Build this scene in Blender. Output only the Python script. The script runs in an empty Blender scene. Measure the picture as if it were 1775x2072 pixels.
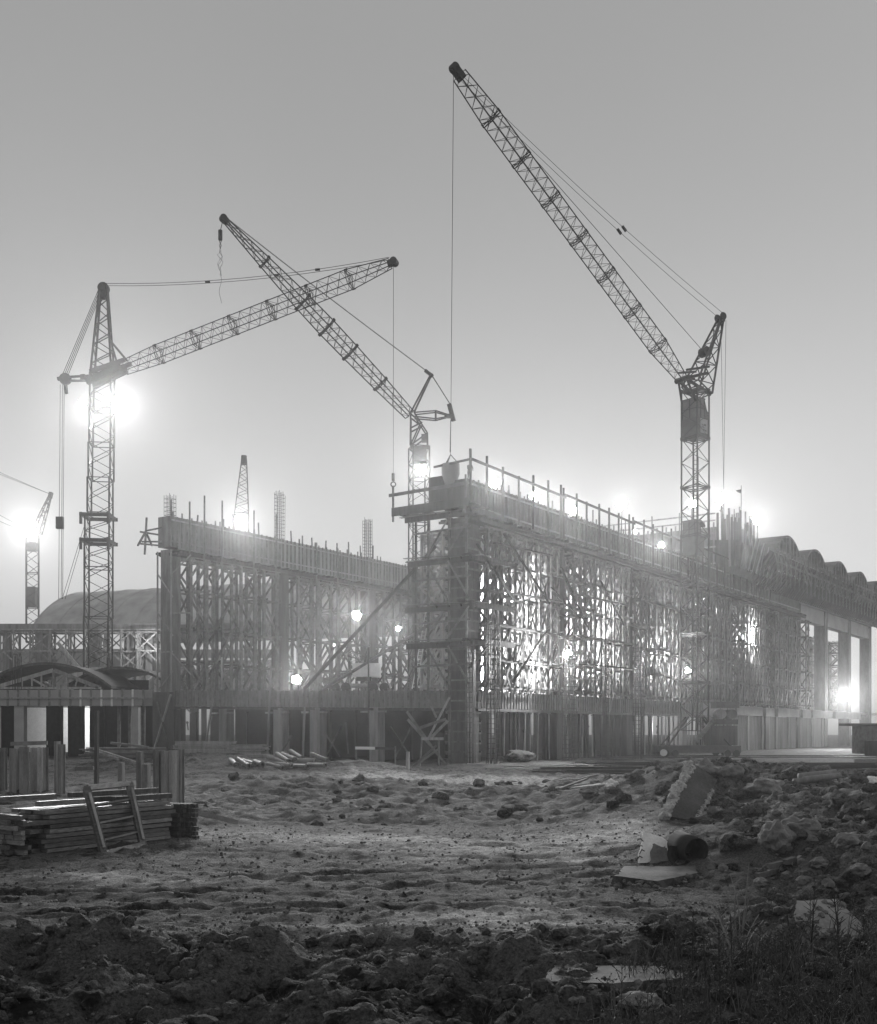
import bpy, math, random
from mathutils import Vector, Matrix, noise
R = random.Random(11)
S = bpy.context.scene
COL = S.collection
# ---- picture geometry: the camera stands at the origin, 3.09 m up, looking along +Y
F, CX, HY, CH = 2200.0, 887.5, 1477.0, 3.09
def P(x, y, Y):
    return Vector(((x - CX) / F * Y, Y, CH + (HY - y) / F * Y))
def GX(px, Y):
    return (px - CX) / F * Y
# ---- grid of the hall: u runs along the walls, v across them to the left
U = Vector((.5623, .8269, 0)); V = Vector((-.8269, .5623, 0)); C0 = Vector((2.6, 100, 0))
ANG = math.atan2(.8269, .5623)
def L(u, v, z=0.0):
    return C0 + U * u + V * v + Vector((0, 0, z))
def u_at(px, v):
    k = (px - CX) / F
    return (k * (C0.y + V.y * v) - (C0.x + V.x * v)) / (U.x - k * U.y)
BAY = 17.53
ORD = ['first', 'second', 'third', 'fourth', 'fifth', 'sixth', 'seventh', 'eighth', 'ninth', 'tenth',
       'eleventh', 'twelfth', 'thirteenth', 'fourteenth', 'fifteenth', 'sixteenth', 'seventeenth', 'eighteenth', 'nineteenth', 'twentieth']

# ---------------------------------------------------------------- materials
def new_mat(name):
    m = bpy.data.materials.new(name); m.use_nodes = True
    nt = m.node_tree; b = nt.nodes['Principled BSDF']
    return m, nt, b
def nd(nt, t, **kw):
    n = nt.nodes.new(t)
    for k, v in kw.items():
        if k.startswith('i_'):
            n.inputs[k[2:].replace('_', ' ')].default_value = v
        else:
            setattr(n, k, v)
    return n
def ramp(nt, a, b, p0=.3, p1=.7):
    r = nt.nodes.new('ShaderNodeValToRGB')
    r.color_ramp.elements[0].position = p0; r.color_ramp.elements[0].color = (a, a, a, 1)
    r.color_ramp.elements[1].position = p1; r.color_ramp.elements[1].color = (b, b, b, 1)
    return r
def simple(name, lo, hi, rough=.7, scale=1.5, bump=.15, stretch=(1, 1, 1), metal=0.0, fine=12.0, vary=.5):
    """grey material whose tone is mottled by two noises and varied a little from object to object"""
    m, nt, b = new_mat(name)
    lk = nt.links.new
    tc = nd(nt, 'ShaderNodeTexCoord'); mp = nd(nt, 'ShaderNodeMapping'); mp.inputs['Scale'].default_value = stretch
    lk(tc.outputs['Object'], mp.inputs['Vector'])
    n1 = nd(nt, 'ShaderNodeTexNoise', i_Scale=scale, i_Detail=5.0, i_Roughness=.6)
    n2 = nd(nt, 'ShaderNodeTexNoise', i_Scale=fine, i_Detail=4.0, i_Roughness=.65)
    for n in (n1, n2): lk(mp.outputs[0], n.inputs['Vector'])
    mx = nd(nt, 'ShaderNodeMath', operation='MULTIPLY_ADD'); mx.inputs[1].default_value = .35
    lk(n2.outputs['Fac'], mx.inputs[0]); 
    sc = nd(nt, 'ShaderNodeMath', operation='MULTIPLY'); sc.inputs[1].default_value = .65
    lk(n1.outputs['Fac'], sc.inputs[0]); lk(sc.outputs[0], mx.inputs[2])
    rp = ramp(nt, lo, hi, .33, .67); lk(mx.outputs[0], rp.inputs[0])
    oi = nd(nt, 'ShaderNodeObjectInfo')
    mr = nd(nt, 'ShaderNodeMapRange'); mr.inputs['To Min'].default_value = 1 - vary * .6; mr.inputs['To Max'].default_value = 1 + vary * .6
    lk(oi.outputs['Random'], mr.inputs['Value'])
    mm = nd(nt, 'ShaderNodeMix', data_type='RGBA', blend_type='MULTIPLY'); mm.inputs['Factor'].default_value = 1
    lk(rp.outputs[0], mm.inputs['A']); lk(mr.outputs[0], mm.inputs['B'])
    lk(mm.outputs['Result'], b.inputs['Base Color'])
    b.inputs['Roughness'].default_value = rough; b.inputs['Metallic'].default_value = metal
    b.inputs['Specular IOR Level'].default_value = .3
    if bump:
        bp = nd(nt, 'ShaderNodeBump', i_Strength=bump, i_Distance=.05); lk(mx.outputs[0], bp.inputs['Height']); lk(bp.outputs[0], b.inputs['Normal'])
    return m
MT = {
    'timber': simple('timber', .15, .36, .75, 1.2, .2, (3, 3, .4)),
    'lit_timber': simple('lit_timber', .28, .5, .7, 1.2, .2, (3, 3, .4)),
    'plank': simple('plank', .07, .20, .75, 1.0, .2, (2, 2, 2)),
    'dark_timber': simple('dark_timber', .025, .075, .8, 1.2, .25, (3, 3, .6)),
    'formwork': simple('formwork', .12, .28, .8, .9, .2, (2.5, 2.5, .35)),
    'dark_formwork': simple('dark_formwork', .035, .10, .7, .8, .2, (2.5, 2.5, .35)),  # formwork boards of a darker tone
    'concrete': simple('concrete', .24, .36, .85, .5, .15, (1, 1, 1), vary=.2),
    'stained_concrete': simple('stained_concrete', .07, .24, .85, .45, .3, (1.6, 1.6, .35), fine=5, vary=.3),
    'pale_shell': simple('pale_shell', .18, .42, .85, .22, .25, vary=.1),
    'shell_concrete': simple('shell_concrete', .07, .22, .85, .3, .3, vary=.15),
    'rubble': simple('rubble', .07, .21, .9, 2.2, .5, fine=22, vary=.3),
    'slab_face': simple('slab_face', .03, .11, .85, 1.3, .6, fine=14, vary=.1),
    'lit_broken_concrete': simple('lit_broken_concrete', .14, .5, .85, 6.0, .5, fine=30, vary=.1),
    'pale_block': simple('pale_block', .16, .34, .85, 1.1, .5, fine=16, vary=.1),
    'lit_pale_rubble': simple('lit_pale_rubble', .55, .85, .85, 2.2, .35, fine=18, vary=.1),
    'steel': simple('steel', .02, .045, .55, 3.0, .0, vary=.15),
    'rope': simple('rope', .03, .05, .6, 3.0, .0, vary=.1),
    'painted_steel': simple('painted_steel', .06, .10, .6, 2.0, .05, vary=.1),
    'sign_white': simple('sign_white', .32, .42, .6, 2.0, .0, vary=0),
    'white_paint': simple('white_paint', .6, .75, .6, 2.0, .0, vary=0),
    'rust': simple('rust', .07, .22, .8, 1.6, .3, (2, 2, .5), fine=14),
    'pale_rust': simple('pale_rust', .13, .32, .8, 1.3, .3, (2, 2, .4), fine=14),
    'clay': simple('clay', .10, .20, .45, 2.0, .1, vary=.5),
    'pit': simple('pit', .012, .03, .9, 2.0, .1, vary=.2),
    'glass': simple('glass', .10, .14, .15, 2.0, 0, vary=0),
    'twig': simple('twig', .012, .035, .8, 3.0, .1),
    'pale_twig': simple('pale_twig', .16, .30, .8, 3.0, .1),
    'weed': simple('weed', .015, .085, .8, 1.0, 0),
    'straw': simple('straw', .05, .13, .8, 1.0, 0),
    'cloth': simple('cloth', .06, .10, .9, 4.0, .1),
    'skin': simple('skin', .30, .36, .6, 4.0, .0),
    'pile_wood': simple('pile_wood', .04, .19, .45, 2.2, .35, (2.5, 2.5, 9), fine=16, vary=.9),
}
def emis(name, s):
    m, nt, b = new_mat(name)
    b.inputs['Base Color'].default_value = (.8, .8, .8, 1)
    b.inputs['Emission Color'].default_value = (1, 1, 1, 1); b.inputs['Emission Strength'].default_value = s
    return m
MT['lamp'] = emis('lamp_glass', 90.0)

# ---------------------------------------------------------------- mesh helpers
def wmat(o):
    m = o.matrix_basis.copy()
    while o.parent:
        o = o.parent; m = o.matrix_basis @ m
    return m
class M:
    def __init__(s): s.v = []; s.f = []
    def add(s, vs, fs):
        n = len(s.v); s.v += [Vector(a) for a in vs]; s.f += [tuple(i + n for i in f) for f in fs]
    HEX = [(0, 3, 2, 1), (4, 5, 6, 7), (0, 1, 5, 4), (1, 2, 6, 5), (2, 3, 7, 6), (3, 0, 4, 7)]
    def hexa(s, vs): s.add(vs, s.HEX)
    def bar(s, p, q, w, h=None, up=None, w1=None):
        p = Vector(p); q = Vector(q); d = q - p
        if d.length < 1e-6: return
        d.normalize(); h = w if h is None else h
        up = Vector(up) if up is not None else (Vector((0, 0, 1)) if abs(d.z) < .92 else Vector((0.3, 1, 0)))
        a = d.cross(up).normalized(); b = a.cross(d).normalized()
        k = 1 if w1 is None else w1 / w
        vs = []
        for c, e in ((p, 1), (q, k)):
            for sa, sb in ((-1, -1), (1, -1), (1, 1), (-1, 1)):
                vs.append(c + a * (sa * w / 2 * e) + b * (sb * h / 2 * e))
        s.hexa(vs)
    def box(s, lo, hi):
        x0, y0, z0 = lo; x1, y1, z1 = hi
        s.hexa([(x0, y0, z0), (x1, y0, z0), (x1, y1, z0), (x0, y1, z0), (x0, y0, z1), (x1, y0, z1), (x1, y1, z1), (x0, y1, z1)])
    def ubox(s, u0, u1, v0, v1, z0, z1):
        s.hexa([L(u0, v0, z0), L(u1, v0, z0), L(u1, v1, z0), L(u0, v1, z0), L(u0, v0, z1), L(u1, v0, z1), L(u1, v1, z1), L(u0, v1, z1)])
    def tube(s, p, q, r0, r1=None, n=8, cap=True):
        p = Vector(p); q = Vector(q); d = (q - p).normalized(); r1 = r0 if r1 is None else r1
        up = Vector((0, 0, 1)) if abs(d.z) < .92 else Vector((0.3, 1, 0))
        a = d.cross(up).normalized(); b = a.cross(d)
        vs = []
        for c, r in ((p, r0), (q, r1)):
            for i in range(n):
                t = 2 * math.pi * i / n; vs.append(c + a * (math.cos(t) * r) + b * (math.sin(t) * r))
        fs = [(i, (i + 1) % n, n + (i + 1) % n, n + i) for i in range(n)]
        if cap: fs += [tuple(range(n - 1, -1, -1)), tuple(range(n, 2 * n))]
        s.add(vs, fs)
    def path(s, pts, r, n=5, r1=None):
        pts = [Vector(a) for a in pts]; m = len(pts); vs = []; fs = []
        for k, c in enumerate(pts):
            d = (pts[min(k + 1, m - 1)] - pts[max(k - 1, 0)]).normalized()
            up = Vector((0, 0, 1)) if abs(d.z) < .92 else Vector((0.3, 1, 0))
            a = d.cross(up).normalized(); b = a.cross(d)
            rr = r if r1 is None else r + (r1 - r) * k / (m - 1)
            for i in range(n):
                t = 2 * math.pi * i / n; vs.append(c + a * (math.cos(t) * rr) + b * (math.sin(t) * rr))
        for k in range(m - 1):
            for i in range(n):
                fs.append((k * n + i, k * n + (i + 1) % n, (k + 1) * n + (i + 1) % n, (k + 1) * n + i))
        fs += [tuple(range(n - 1, -1, -1)), tuple(range((m - 1) * n, m * n))]
        s.add(vs, fs)
    def prism(s, pts, d):
        """polygon pts pushed along d"""
        n = len(pts); d = Vector(d); pts = [Vector(p) for p in pts]
        s.add(pts + [p + d for p in pts], [tuple(range(n - 1, -1, -1)), tuple(range(n, 2 * n))] + [(i, (i + 1) % n, n + (i + 1) % n, n + i) for i in range(n)])
    def ring(s, c, axis, R0, r, n=14, k=5):
        c = Vector(c); d = Vector(axis).normalized(); up = Vector((0, 0, 1)) if abs(d.z) < .9 else Vector((1, 0, 0))
        a = d.cross(up).normalized(); b = a.cross(d); vs = []; fs = []
        for i in range(n):
            t = 2 * math.pi * i / n; e = a * math.cos(t) + b * math.sin(t)
            for j in range(k):
                w = 2 * math.pi * j / k; vs.append(c + e * (R0 + r * math.cos(w)) + d * (r * math.sin(w)))
        for i in range(n):
            for j in range(k):
                fs.append((i * k + j, i * k + (j + 1) % k, ((i + 1) % n) * k + (j + 1) % k, ((i + 1) % n) * k + j))
        s.add(vs, fs)
    def lattice(s, p, q, w0, w1, n, cr, lr, side=None, h0=None, h1=None, ends=True):
        """four chords with zigzag lacing from p to q"""
        p = Vector(p); q = Vector(q); d = (q - p).normalized()
        side = Vector(side) if side is not None else Vector((1, 0, 0))
        a = (side - d * side.dot(d)).normalized(); b = d.cross(a)
        h0 = w0 if h0 is None else h0; h1 = w1 if h1 is None else h1
        def cor(t, i):
            w = w0 + (w1 - w0) * t; h = h0 + (h1 - h0) * t
            sa, sb = ((-1, -1), (1, -1), (1, 1), (-1, 1))[i]
            return p + (q - p) * t + a * (sa * w / 2) + b * (sb * h / 2)
        for i in range(4):
            s.bar(cor(0, i), cor(1, i), cr, cr, up=a)
            j = (i + 1) % 4
            for k in range(n):
                t0, t1 = k / n, (k + 1) / n
                if (k + i) % 2: s.bar(cor(t0, i), cor(t1, j), lr)
                else: s.bar(cor(t0, j), cor(t1, i), lr)
                if ends and k in (0, n - 1): s.bar(cor(t0 if k == 0 else t1, i), cor(t0 if k == 0 else t1, j), lr * 1.3)
    def build(s, name, mat, parent=None, smooth=False, origin=None):
        me = bpy.data.meshes.new(name)
        if parent is not None: inv = wmat(parent).inverted(); vs = [inv @ a for a in s.v]
        elif origin is not None: vs = [a - Vector(origin) for a in s.v]
        else: vs = s.v
        me.from_pydata([tuple(a) for a in vs], [], s.f); me.update()
        import bmesh
        bm = bmesh.new(); bm.from_mesh(me); bmesh.ops.recalc_face_normals(bm, faces=bm.faces); bm.to_mesh(me); bm.free()
        if smooth: me.polygons.foreach_set('use_smooth', [True] * len(me.polygons))
        me.materials.append(MT[mat] if isinstance(mat, str) else mat)
        o = bpy.data.objects.new(name, me); COL.objects.link(o)
        if parent is not None: o.parent = parent
        elif origin is not None: o.location = origin
        return o
def tag(o, label=None, cat=None, group=None, kind=None):
    if label: o['label'] = label
    if cat: o['category'] = cat
    if group: o['group'] = group
    if kind: o['kind'] = kind
    return o
def thing(name, label, cat, loc=(0, 0, 0), rot=0.0, group=None):
    o = bpy.data.objects.new(name, None); COL.objects.link(o); o.empty_display_size = .2
    o.location = loc; o.rotation_euler = (0, 0, rot)
    return tag(o, label, cat, group)
def solo(name, mb, mat, label, cat, origin, group=None, smooth=False):
    return tag(mb.build(name, mat, origin=origin, smooth=smooth), label, cat, group)
def tree(o, parent=None):
    c = o.copy(); COL.objects.link(c)
    if parent is not None: c.parent = parent
    for ch in list(o.children): tree(ch, c)
    return c
def mb(fn, *a, **k):
    m = M(); getattr(m, fn)(*a, **k); return m
def structure(o): o['kind'] = 'structure'; return o

# ---------------------------------------------------------------- camera, render settings
cam = bpy.data.cameras.new('camera'); co = bpy.data.objects.new('camera', cam); COL.objects.link(co)
co.location = (0, 0, CH); co.rotation_euler = (math.pi / 2, 0, 0)
cam.sensor_fit = 'VERTICAL'; cam.sensor_height = 36.0; cam.sensor_width = 36.0
cam.lens = 36.0 * F / 2072.0; cam.shift_y = (HY - 1036.0) / 2072.0
cam.clip_start = .3; cam.clip_end = 6000
S.camera = co
S.render.engine = 'CYCLES'
S.view_settings.view_transform = 'Standard'; S.view_settings.look = 'None'
S.view_settings.exposure = 0; S.view_settings.gamma = 1
cy = S.cycles
cy.use_denoising = True
try:
    cy.denoiser = 'OPENIMAGEDENOISE'; cy.denoising_input_passes = 'RGB_ALBEDO_NORMAL'; cy.denoising_prefilter = 'ACCURATE'
except Exception: pass
cy.max_bounces = 4; cy.diffuse_bounces = 3; cy.glossy_bounces = 2; cy.transmission_bounces = 2; cy.volume_bounces = 0
cy.sample_clamp_indirect = 4; cy.use_light_tree = True
# ---------------------------------------------------------------- ground
def G(x, y, px, py, sx, sy): return math.exp(-((x - px) / sx) ** 2 - ((y - py) / sy) ** 2)
def sstep(a, b, x):
    t = min(1, max(0, (x - a) / (b - a))); return t * t * (3 - 2 * t)
MOUNDS = [  # x, y, height, sx, sy
    (9.6, 44, 1.25, 3.6, 6.5), (14.5, 46, 1.3, 5, 8), (12.0, 32, .9, 3.2, 4.5), (6.6, 25.5, .75, 1.7, 2.6), (8.6, 21.5, .75, 2.2, 2.6),
    (19, 60, 1.0, 7, 9), (11.5, 25, 1.0, 3, 4), (5.6, 37, .35, 2.5, 4), (16.5, 33, 1.1, 4, 5),
    (-6.2, 82, .75, 4.0, 5), (-14.5, 80, .7, 5.0, 7), (-20, 84, .5, 6, 6), (-17, 88, .65, 6, 4.5), (-25, 85, .7, 6, 5), (-3.5, 60, .45, 5, 4), (3.5, 52, .45, 3, 4), (-9.5, 58, .55, 3.5, 5),
    (-2.6, 14.2, .28, 1.2, .9), (-4.6, 14.6, .30, 1.3, 1.0), (-.2, 13.6, .22, 1.3, .8), (1.9, 14.6, .26, 1.4, 1.0), (4.2, 15.0, .25, 1.6, 1.0),
    (4.5, 12.3, .25, 2, 1.2), (-6.8, 14.5, .25, 1.5, 1.2), (6.5, 14.5, .3, 2, 1.6),
]
def churn(x, y):
    """how broken the soil is"""
    c = 1.0 * sstep(16.6, 15.4, y + .5 * math.sin(x * .9)) * sstep(9, 11, y)
    c += .65 * sstep(33, 38, y) * sstep(72, 58, y) * (1 - .5 * sstep(-9, -14, x))
    c += 1.0 * sstep(.17 * y + 1.2, .22 * y + 2.2, x) * sstep(12, 16, y) * sstep(75, 60, y)
    c += .4 * sstep(60, 75, y) * sstep(95, 88, y)
    return min(1.25, c)
def gz(x, y, fine=True):
    if y > 215: return -.06
    z = 0.0
    for mx, my, h, sx, sy in MOUNDS:
        if abs(x - mx) < 3 * sx and abs(y - my) < 3 * sy: z += h * G(x, y, mx, my, sx, sy)
    z += .16 * sstep(10.5, 13.2, y) * sstep(17.2, 14.6, y)
    f = 1 - sstep(86, 97, y)
    z += .10 * noise.noise(Vector((x * .16, y * .10, 3.1))) * (.4 + .6 * f)
    if f > 0 and fine:
        c = churn(x, y); far = 1 + .5 * sstep(30, 60, y)
        n = noise.fractal(Vector((x * .85, y * .7, .3)), .75, 2.1, 5)
        z += f * (.06 * noise.fractal(Vector((x * 2.1, y * 1.6, 9.0)), .8, 2.0, 4))
        t = noise.turbulence(Vector((x * 1.05 + 4, y * .9, 1.7)), 4, False, noise_basis='PERLIN_ORIGINAL')
        z += f * c * far * (.15 * n + .27 * (t - .45))
        if c > .3 and y < 40:
            r = noise.voronoi(Vector((x * 3.1, y * 3.1, 0)), distance_metric='DISTANCE')[0][0]
            z += f * c * .11 * max(0, .45 - r)
        if y < 45: z += .075 * f * (abs(noise.noise(Vector((x * .8, y * 1.1, 7.7)))) + .6 * noise.turbulence(Vector((x * 2.2, y * 2.6, 2.2)), 3, True)) * (1 - min(1, c))
    # wheel tracks over the flat patch
    if 17 < y < 33 and x < .2 * y:
        for c_, sl, w_ in ((21.6, .16, .22), (23.1, .16, .24), (26.5, -.12, .28), (28.4, -.12, .28), (18.6, .1, .16)):
            d_ = (y - c_ - sl * x + .5 * math.sin(x * .35 + c_)) / w_; z += .055 * (math.exp(-((abs(d_) - 1.7) ** 2) * 1.5) - 1.5 * math.exp(-d_ * d_)) * (.5 + .5 * sstep(-.2, .3, noise.noise(Vector((x * .2, c_, 0)))))
    return z
LIT_GRAVEL = [  # pale gravel and lamplit ground put into the soil colour: px, py in the picture of where it lies on the ground, half sizes in m
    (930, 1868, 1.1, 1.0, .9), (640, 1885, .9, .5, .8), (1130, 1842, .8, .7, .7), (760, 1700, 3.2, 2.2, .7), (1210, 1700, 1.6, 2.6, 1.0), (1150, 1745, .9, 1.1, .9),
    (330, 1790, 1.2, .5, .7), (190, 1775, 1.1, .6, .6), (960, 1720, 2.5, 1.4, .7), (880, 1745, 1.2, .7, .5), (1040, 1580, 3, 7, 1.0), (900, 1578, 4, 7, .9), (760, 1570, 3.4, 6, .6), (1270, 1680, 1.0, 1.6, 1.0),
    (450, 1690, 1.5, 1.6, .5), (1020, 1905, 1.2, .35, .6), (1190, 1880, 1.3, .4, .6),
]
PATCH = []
for px, py, sx, sy, a in LIT_GRAVEL:
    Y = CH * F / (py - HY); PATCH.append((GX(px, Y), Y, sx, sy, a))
def gravel(x, y):  # mask of pale gravel mixed with painted pools of light
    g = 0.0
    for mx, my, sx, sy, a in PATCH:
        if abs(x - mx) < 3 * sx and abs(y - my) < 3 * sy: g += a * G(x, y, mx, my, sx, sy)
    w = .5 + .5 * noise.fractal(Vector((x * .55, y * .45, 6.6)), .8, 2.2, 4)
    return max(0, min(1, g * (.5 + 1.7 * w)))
rows = []
y = 8.0
while y < 100:
    rows.append(y); y += min(.24, max(.034, y * y / 4600))
while y < 220: rows.append(y); y += 1.2
NCOL = 340
vs = []; att = []
for y in rows:
    hw = 5 + .58 * y
    for i in range(NCOL + 1):
        s_ = (i / NCOL) * 2 - 1
        x = s_ * hw
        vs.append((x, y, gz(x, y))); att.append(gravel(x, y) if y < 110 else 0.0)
W1 = NCOL + 1
fs = [(r * W1 + i, r * W1 + i + 1, (r + 1) * W1 + i + 1, (r + 1) * W1 + i) for r in range(len(rows) - 1) for i in range(NCOL)]
# skirt out to the horizon, joined to the fine sheet
n0 = len(vs); far = 700.0
last = (len(rows) - 1) * W1
me = bpy.data.meshes.new('ground')
hw0 = 5 + .58 * rows[0]; hwl = 5 + .58 * rows[-1]
vs += [(-far, -30, -.2), (far, -30, -.2), (far, rows[-1], -.1), (far, far, -.1), (-far, far, -.1), (-far, rows[-1], -.1), (-far, rows[0], -.2), (far, rows[0], -.2)]
att += [0.0] * 8
fs.append(tuple([n0, n0 + 1, n0 + 7] + [i for i in range(NCOL, -1, -1)] + [n0 + 6]))
fs.append(tuple([n0 + 5, n0 + 6] + [r * W1 for r in range(len(rows))]))
fs.append(tuple([n0 + 7, n0 + 2] + [r * W1 + NCOL for r in range(len(rows) - 1, -1, -1)]))
fs.append(tuple([n0 + 2, n0 + 3, n0 + 4, n0 + 5] + [last + i for i in range(0, NCOL + 1)]))
me.from_pydata(vs, [], fs); me.update()
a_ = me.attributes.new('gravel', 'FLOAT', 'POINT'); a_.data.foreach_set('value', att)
me.polygons.foreach_set('use_smooth', [True] * len(me.polygons))
m, nt, b = new_mat('earth'); lk = nt.links.new
tc = nd(nt, 'ShaderNodeTexCoord')
n1 = nd(nt, 'ShaderNodeTexNoise', i_Scale=.45, i_Detail=8.0, i_Roughness=.65)
n2 = nd(nt, 'ShaderNodeTexNoise', i_Scale=3.2, i_Detail=8.0, i_Roughness=.7)
n3 = nd(nt, 'ShaderNodeTexNoise', i_Scale=22.0, i_Detail=8.0, i_Roughness=.8)
vo = nd(nt, 'ShaderNodeTexVoronoi', i_Scale=16.0)
for n in (n1, n2, n3, vo): lk(tc.outputs['Object'], n.inputs['Vector'])
ad = nd(nt, 'ShaderNodeMath', operation='ADD'); lk(n1.outputs['Fac'], ad.inputs[0]); lk(n2.outputs['Fac'], ad.inputs[1])
rp = ramp(nt, .013, .105, .78, 1.22); 
hf = nd(nt, 'ShaderNodeMath', operation='MULTIPLY'); hf.inputs[1].default_value = .98
lk(ad.outputs[0], hf.inputs[0]); lk(hf.outputs[0], rp.inputs[0])
rp.color_ramp.elements[0].position = .84; rp.color_ramp.elements[1].position = 1.16; rp.color_ramp.interpolation = 'EASE'
sp = ramp(nt, .22, 1.9, .36, .68); lk(n3.outputs['Fac'], sp.inputs[0])
m1 = nd(nt, 'ShaderNodeMix', data_type='RGBA', blend_type='MULTIPLY'); m1.inputs['Factor'].default_value = 1
lk(rp.outputs[0], m1.inputs['A']); lk(sp.outputs[0], m1.inputs['B'])
gr = ramp(nt, .18, .85, .34, .62); lk(n3.outputs['Fac'], gr.inputs[0])  # gravel tone raised so the lit patches read white
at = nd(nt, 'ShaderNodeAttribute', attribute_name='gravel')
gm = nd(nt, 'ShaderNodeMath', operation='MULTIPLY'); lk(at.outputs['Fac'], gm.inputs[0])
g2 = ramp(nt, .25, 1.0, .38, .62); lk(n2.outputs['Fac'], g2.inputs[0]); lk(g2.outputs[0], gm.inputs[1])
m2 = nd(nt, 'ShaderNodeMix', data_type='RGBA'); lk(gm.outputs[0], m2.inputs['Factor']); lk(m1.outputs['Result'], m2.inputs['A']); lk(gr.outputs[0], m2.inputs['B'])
# scattered pale pebbles
pb = ramp(nt, 1, 0, .07, .13); lk(vo.outputs['Distance'], pb.inputs[0])
vr = ramp(nt, 0, 1, .80, .84); lk(vo.outputs['Color'], vr.inputs[0])
pm = nd(nt, 'ShaderNodeMath', operation='MULTIPLY'); lk(pb.outputs[0], pm.inputs[0]); lk(vr.outputs[0], pm.inputs[1])
m3 = nd(nt, 'ShaderNodeMix', data_type='RGBA'); lk(pm.outputs[0], m3.inputs['Factor']); lk(m2.outputs['Result'], m3.inputs['A']); m3.inputs['B'].default_value = (.34, .34, .34, 1)
lk(m3.outputs['Result'], b.inputs['Base Color'])
b.inputs['Roughness'].default_value = .88; b.inputs['Specular IOR Level'].default_value = .18
hs = nd(nt, 'ShaderNodeMath', operation='MULTIPLY_ADD'); hs.inputs[1].default_value = .45; lk(n3.outputs['Fac'], hs.inputs[0]); lk(n2.outputs['Fac'], hs.inputs[2])
bp = nd(nt, 'ShaderNodeBump', i_Strength=1.0, i_Distance=.16); lk(hs.outputs[0], bp.inputs['Height']); lk(bp.outputs[0], b.inputs['Normal'])
MT['earth'] = m
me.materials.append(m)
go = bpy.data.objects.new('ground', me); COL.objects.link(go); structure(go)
go['label'] = 'churned muddy building ground, pale gravel and lit patches in its colour'

# clods of earth and pebbles lying about: nobody could count them
ICO = None
def ico(sub=1):
    import bmesh
    bm = bmesh.new(); bmesh.ops.create_icosphere(bm, subdivisions=sub, radius=1.0)
    v = [a.co.copy() for a in bm.verts]; f = [tuple(x.index for x in p.verts) for p in bm.faces]; bm.free(); return v, f
I1, I2, I3 = ico(1), ico(2), ico(4)
def lump(mbx, c, r, ic, seed, rough=.35, flat=.7):
    v, f = ic; c = Vector(c); o = Vector((seed * 3.7, seed * 1.3, seed * .7)); rz = Matrix.Rotation(seed * 2.4, 3, 'Z')
    s = Vector((1, .75 + .3 * ((seed * .37) % 1), flat))
    vs = []
    for a in v:
        k = 1 + rough * noise.noise(a * 1.3 + o) + rough * .5 * noise.noise(a * 3.1 + o)
        p = rz @ Vector((a.x * s.x, a.y * s.y, a.z * s.z)); vs.append(c + p * (r * k))
    mbx.add(vs, f)
clod = M(); peb = M()
for i in range(3400):
    k = R.random()
    if k < .42: y = R.uniform(11, 16.2); x = R.uniform(-1, 1) * (.46 * y + .6)
    elif k < .60: y = R.uniform(36, 66); x = R.uniform(-.42, .46) * y
    else: y = R.uniform(16, 60); x = R.uniform(.17, .5) * y
    if R.random() > churn(x, y): continue
    r = (.022 + .15 * R.random() ** 4) * (1 if y < 20 else 1.7 + .012 * y)
    lump(clod, (x, y, gz(x, y) + r * .2), r, I1 if r < .09 else I2, i * .61, .55, .7)
tag(clod.build('clods', 'earth'), 'lumps of dark broken soil strewn over the muddy ground', 'soil lumps', kind='stuff')
grit = M()
for i in range(11000):
    y = R.uniform(10.8, 17) if R.random() < .5 else R.uniform(16, 36); x = R.uniform(-.45, .45) * y
    if noise.noise(Vector((x * .8, y * .6, 8))) < R.uniform(-.5, .3): continue
    r = (.008 + .022 * R.random() ** 3) * (1 if y < 17 else 1.4)
    lump(grit, (x, y, gz(x, y) + r * .3), r, I1, i * .43, .5, .75)
tag(grit.build('soil_crumbs', 'earth'), 'small crumbs of broken soil covering the trampled ground', 'soil crumbs', kind='stuff')
for i in range(3200):
    k = R.random()
    y = R.uniform(11, 17) if k < .55 else R.uniform(16, 34); x = R.uniform(-.45, .45) * y
    r = .012 + .03 * R.random() ** 3
    lump(peb, (x, y, gz(x, y) + r * .4), r * (1 if y < 17 else 1.5), I1, i * .37, .3, .7)
tag(peb.build('pebbles', 'rubble'), 'small pale stones scattered over the muddy ground', 'pebbles', kind='stuff')
# ---------------------------------------------------------------- the unfinished hall
ZD, ZB, ZT = 6.75, 22.2, 26.2            # deck, underside and top of the wall beams
AU, AV = -3.0, 36.3                      # front corner of the left-hand row of columns
NA, NB = 4, 6                            # bays still in falsework
hall = thing('unfinished_hall', 'half-built concrete hall, a raised deck with two rows of tall columns', 'building', L(0, 0, 0))
def hp(name, m, mat, par=hall): return m.build(name, mat, par)
hp('deck_slab', mb('ubox', .5, 170, .5, 36, 6.3, 6.72), 'concrete')
c = hp('column', mb('ubox', 0, 2.1, 0, 2.1, -.3, ZB), 'dark_formwork'); c['label'] = 'tall corner column still boxed in dark boards'
z = .8
while z < 21.5:                          # yokes clamping the corner column's boards
    y_ = M()
    for a in (-.09, 2.1): y_.ubox(-.25, 2.35, a, a + .09, z, z + .16); y_.ubox(a, a + .09, -.25, 2.35, z + .17, z + .32)
    hp('yoke_clamp', y_, 'plank', c); z += .95
for i in range(1, 10):
    u0 = BAY * i
    w = 1.75 if i < 6 else 2.0
    hp('column', mb('ubox', u0, u0 + w, 0, w, -.3, ZB if i < 6 else 25.2), 'dark_formwork' if i < 7 else 'stained_concrete')
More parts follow.
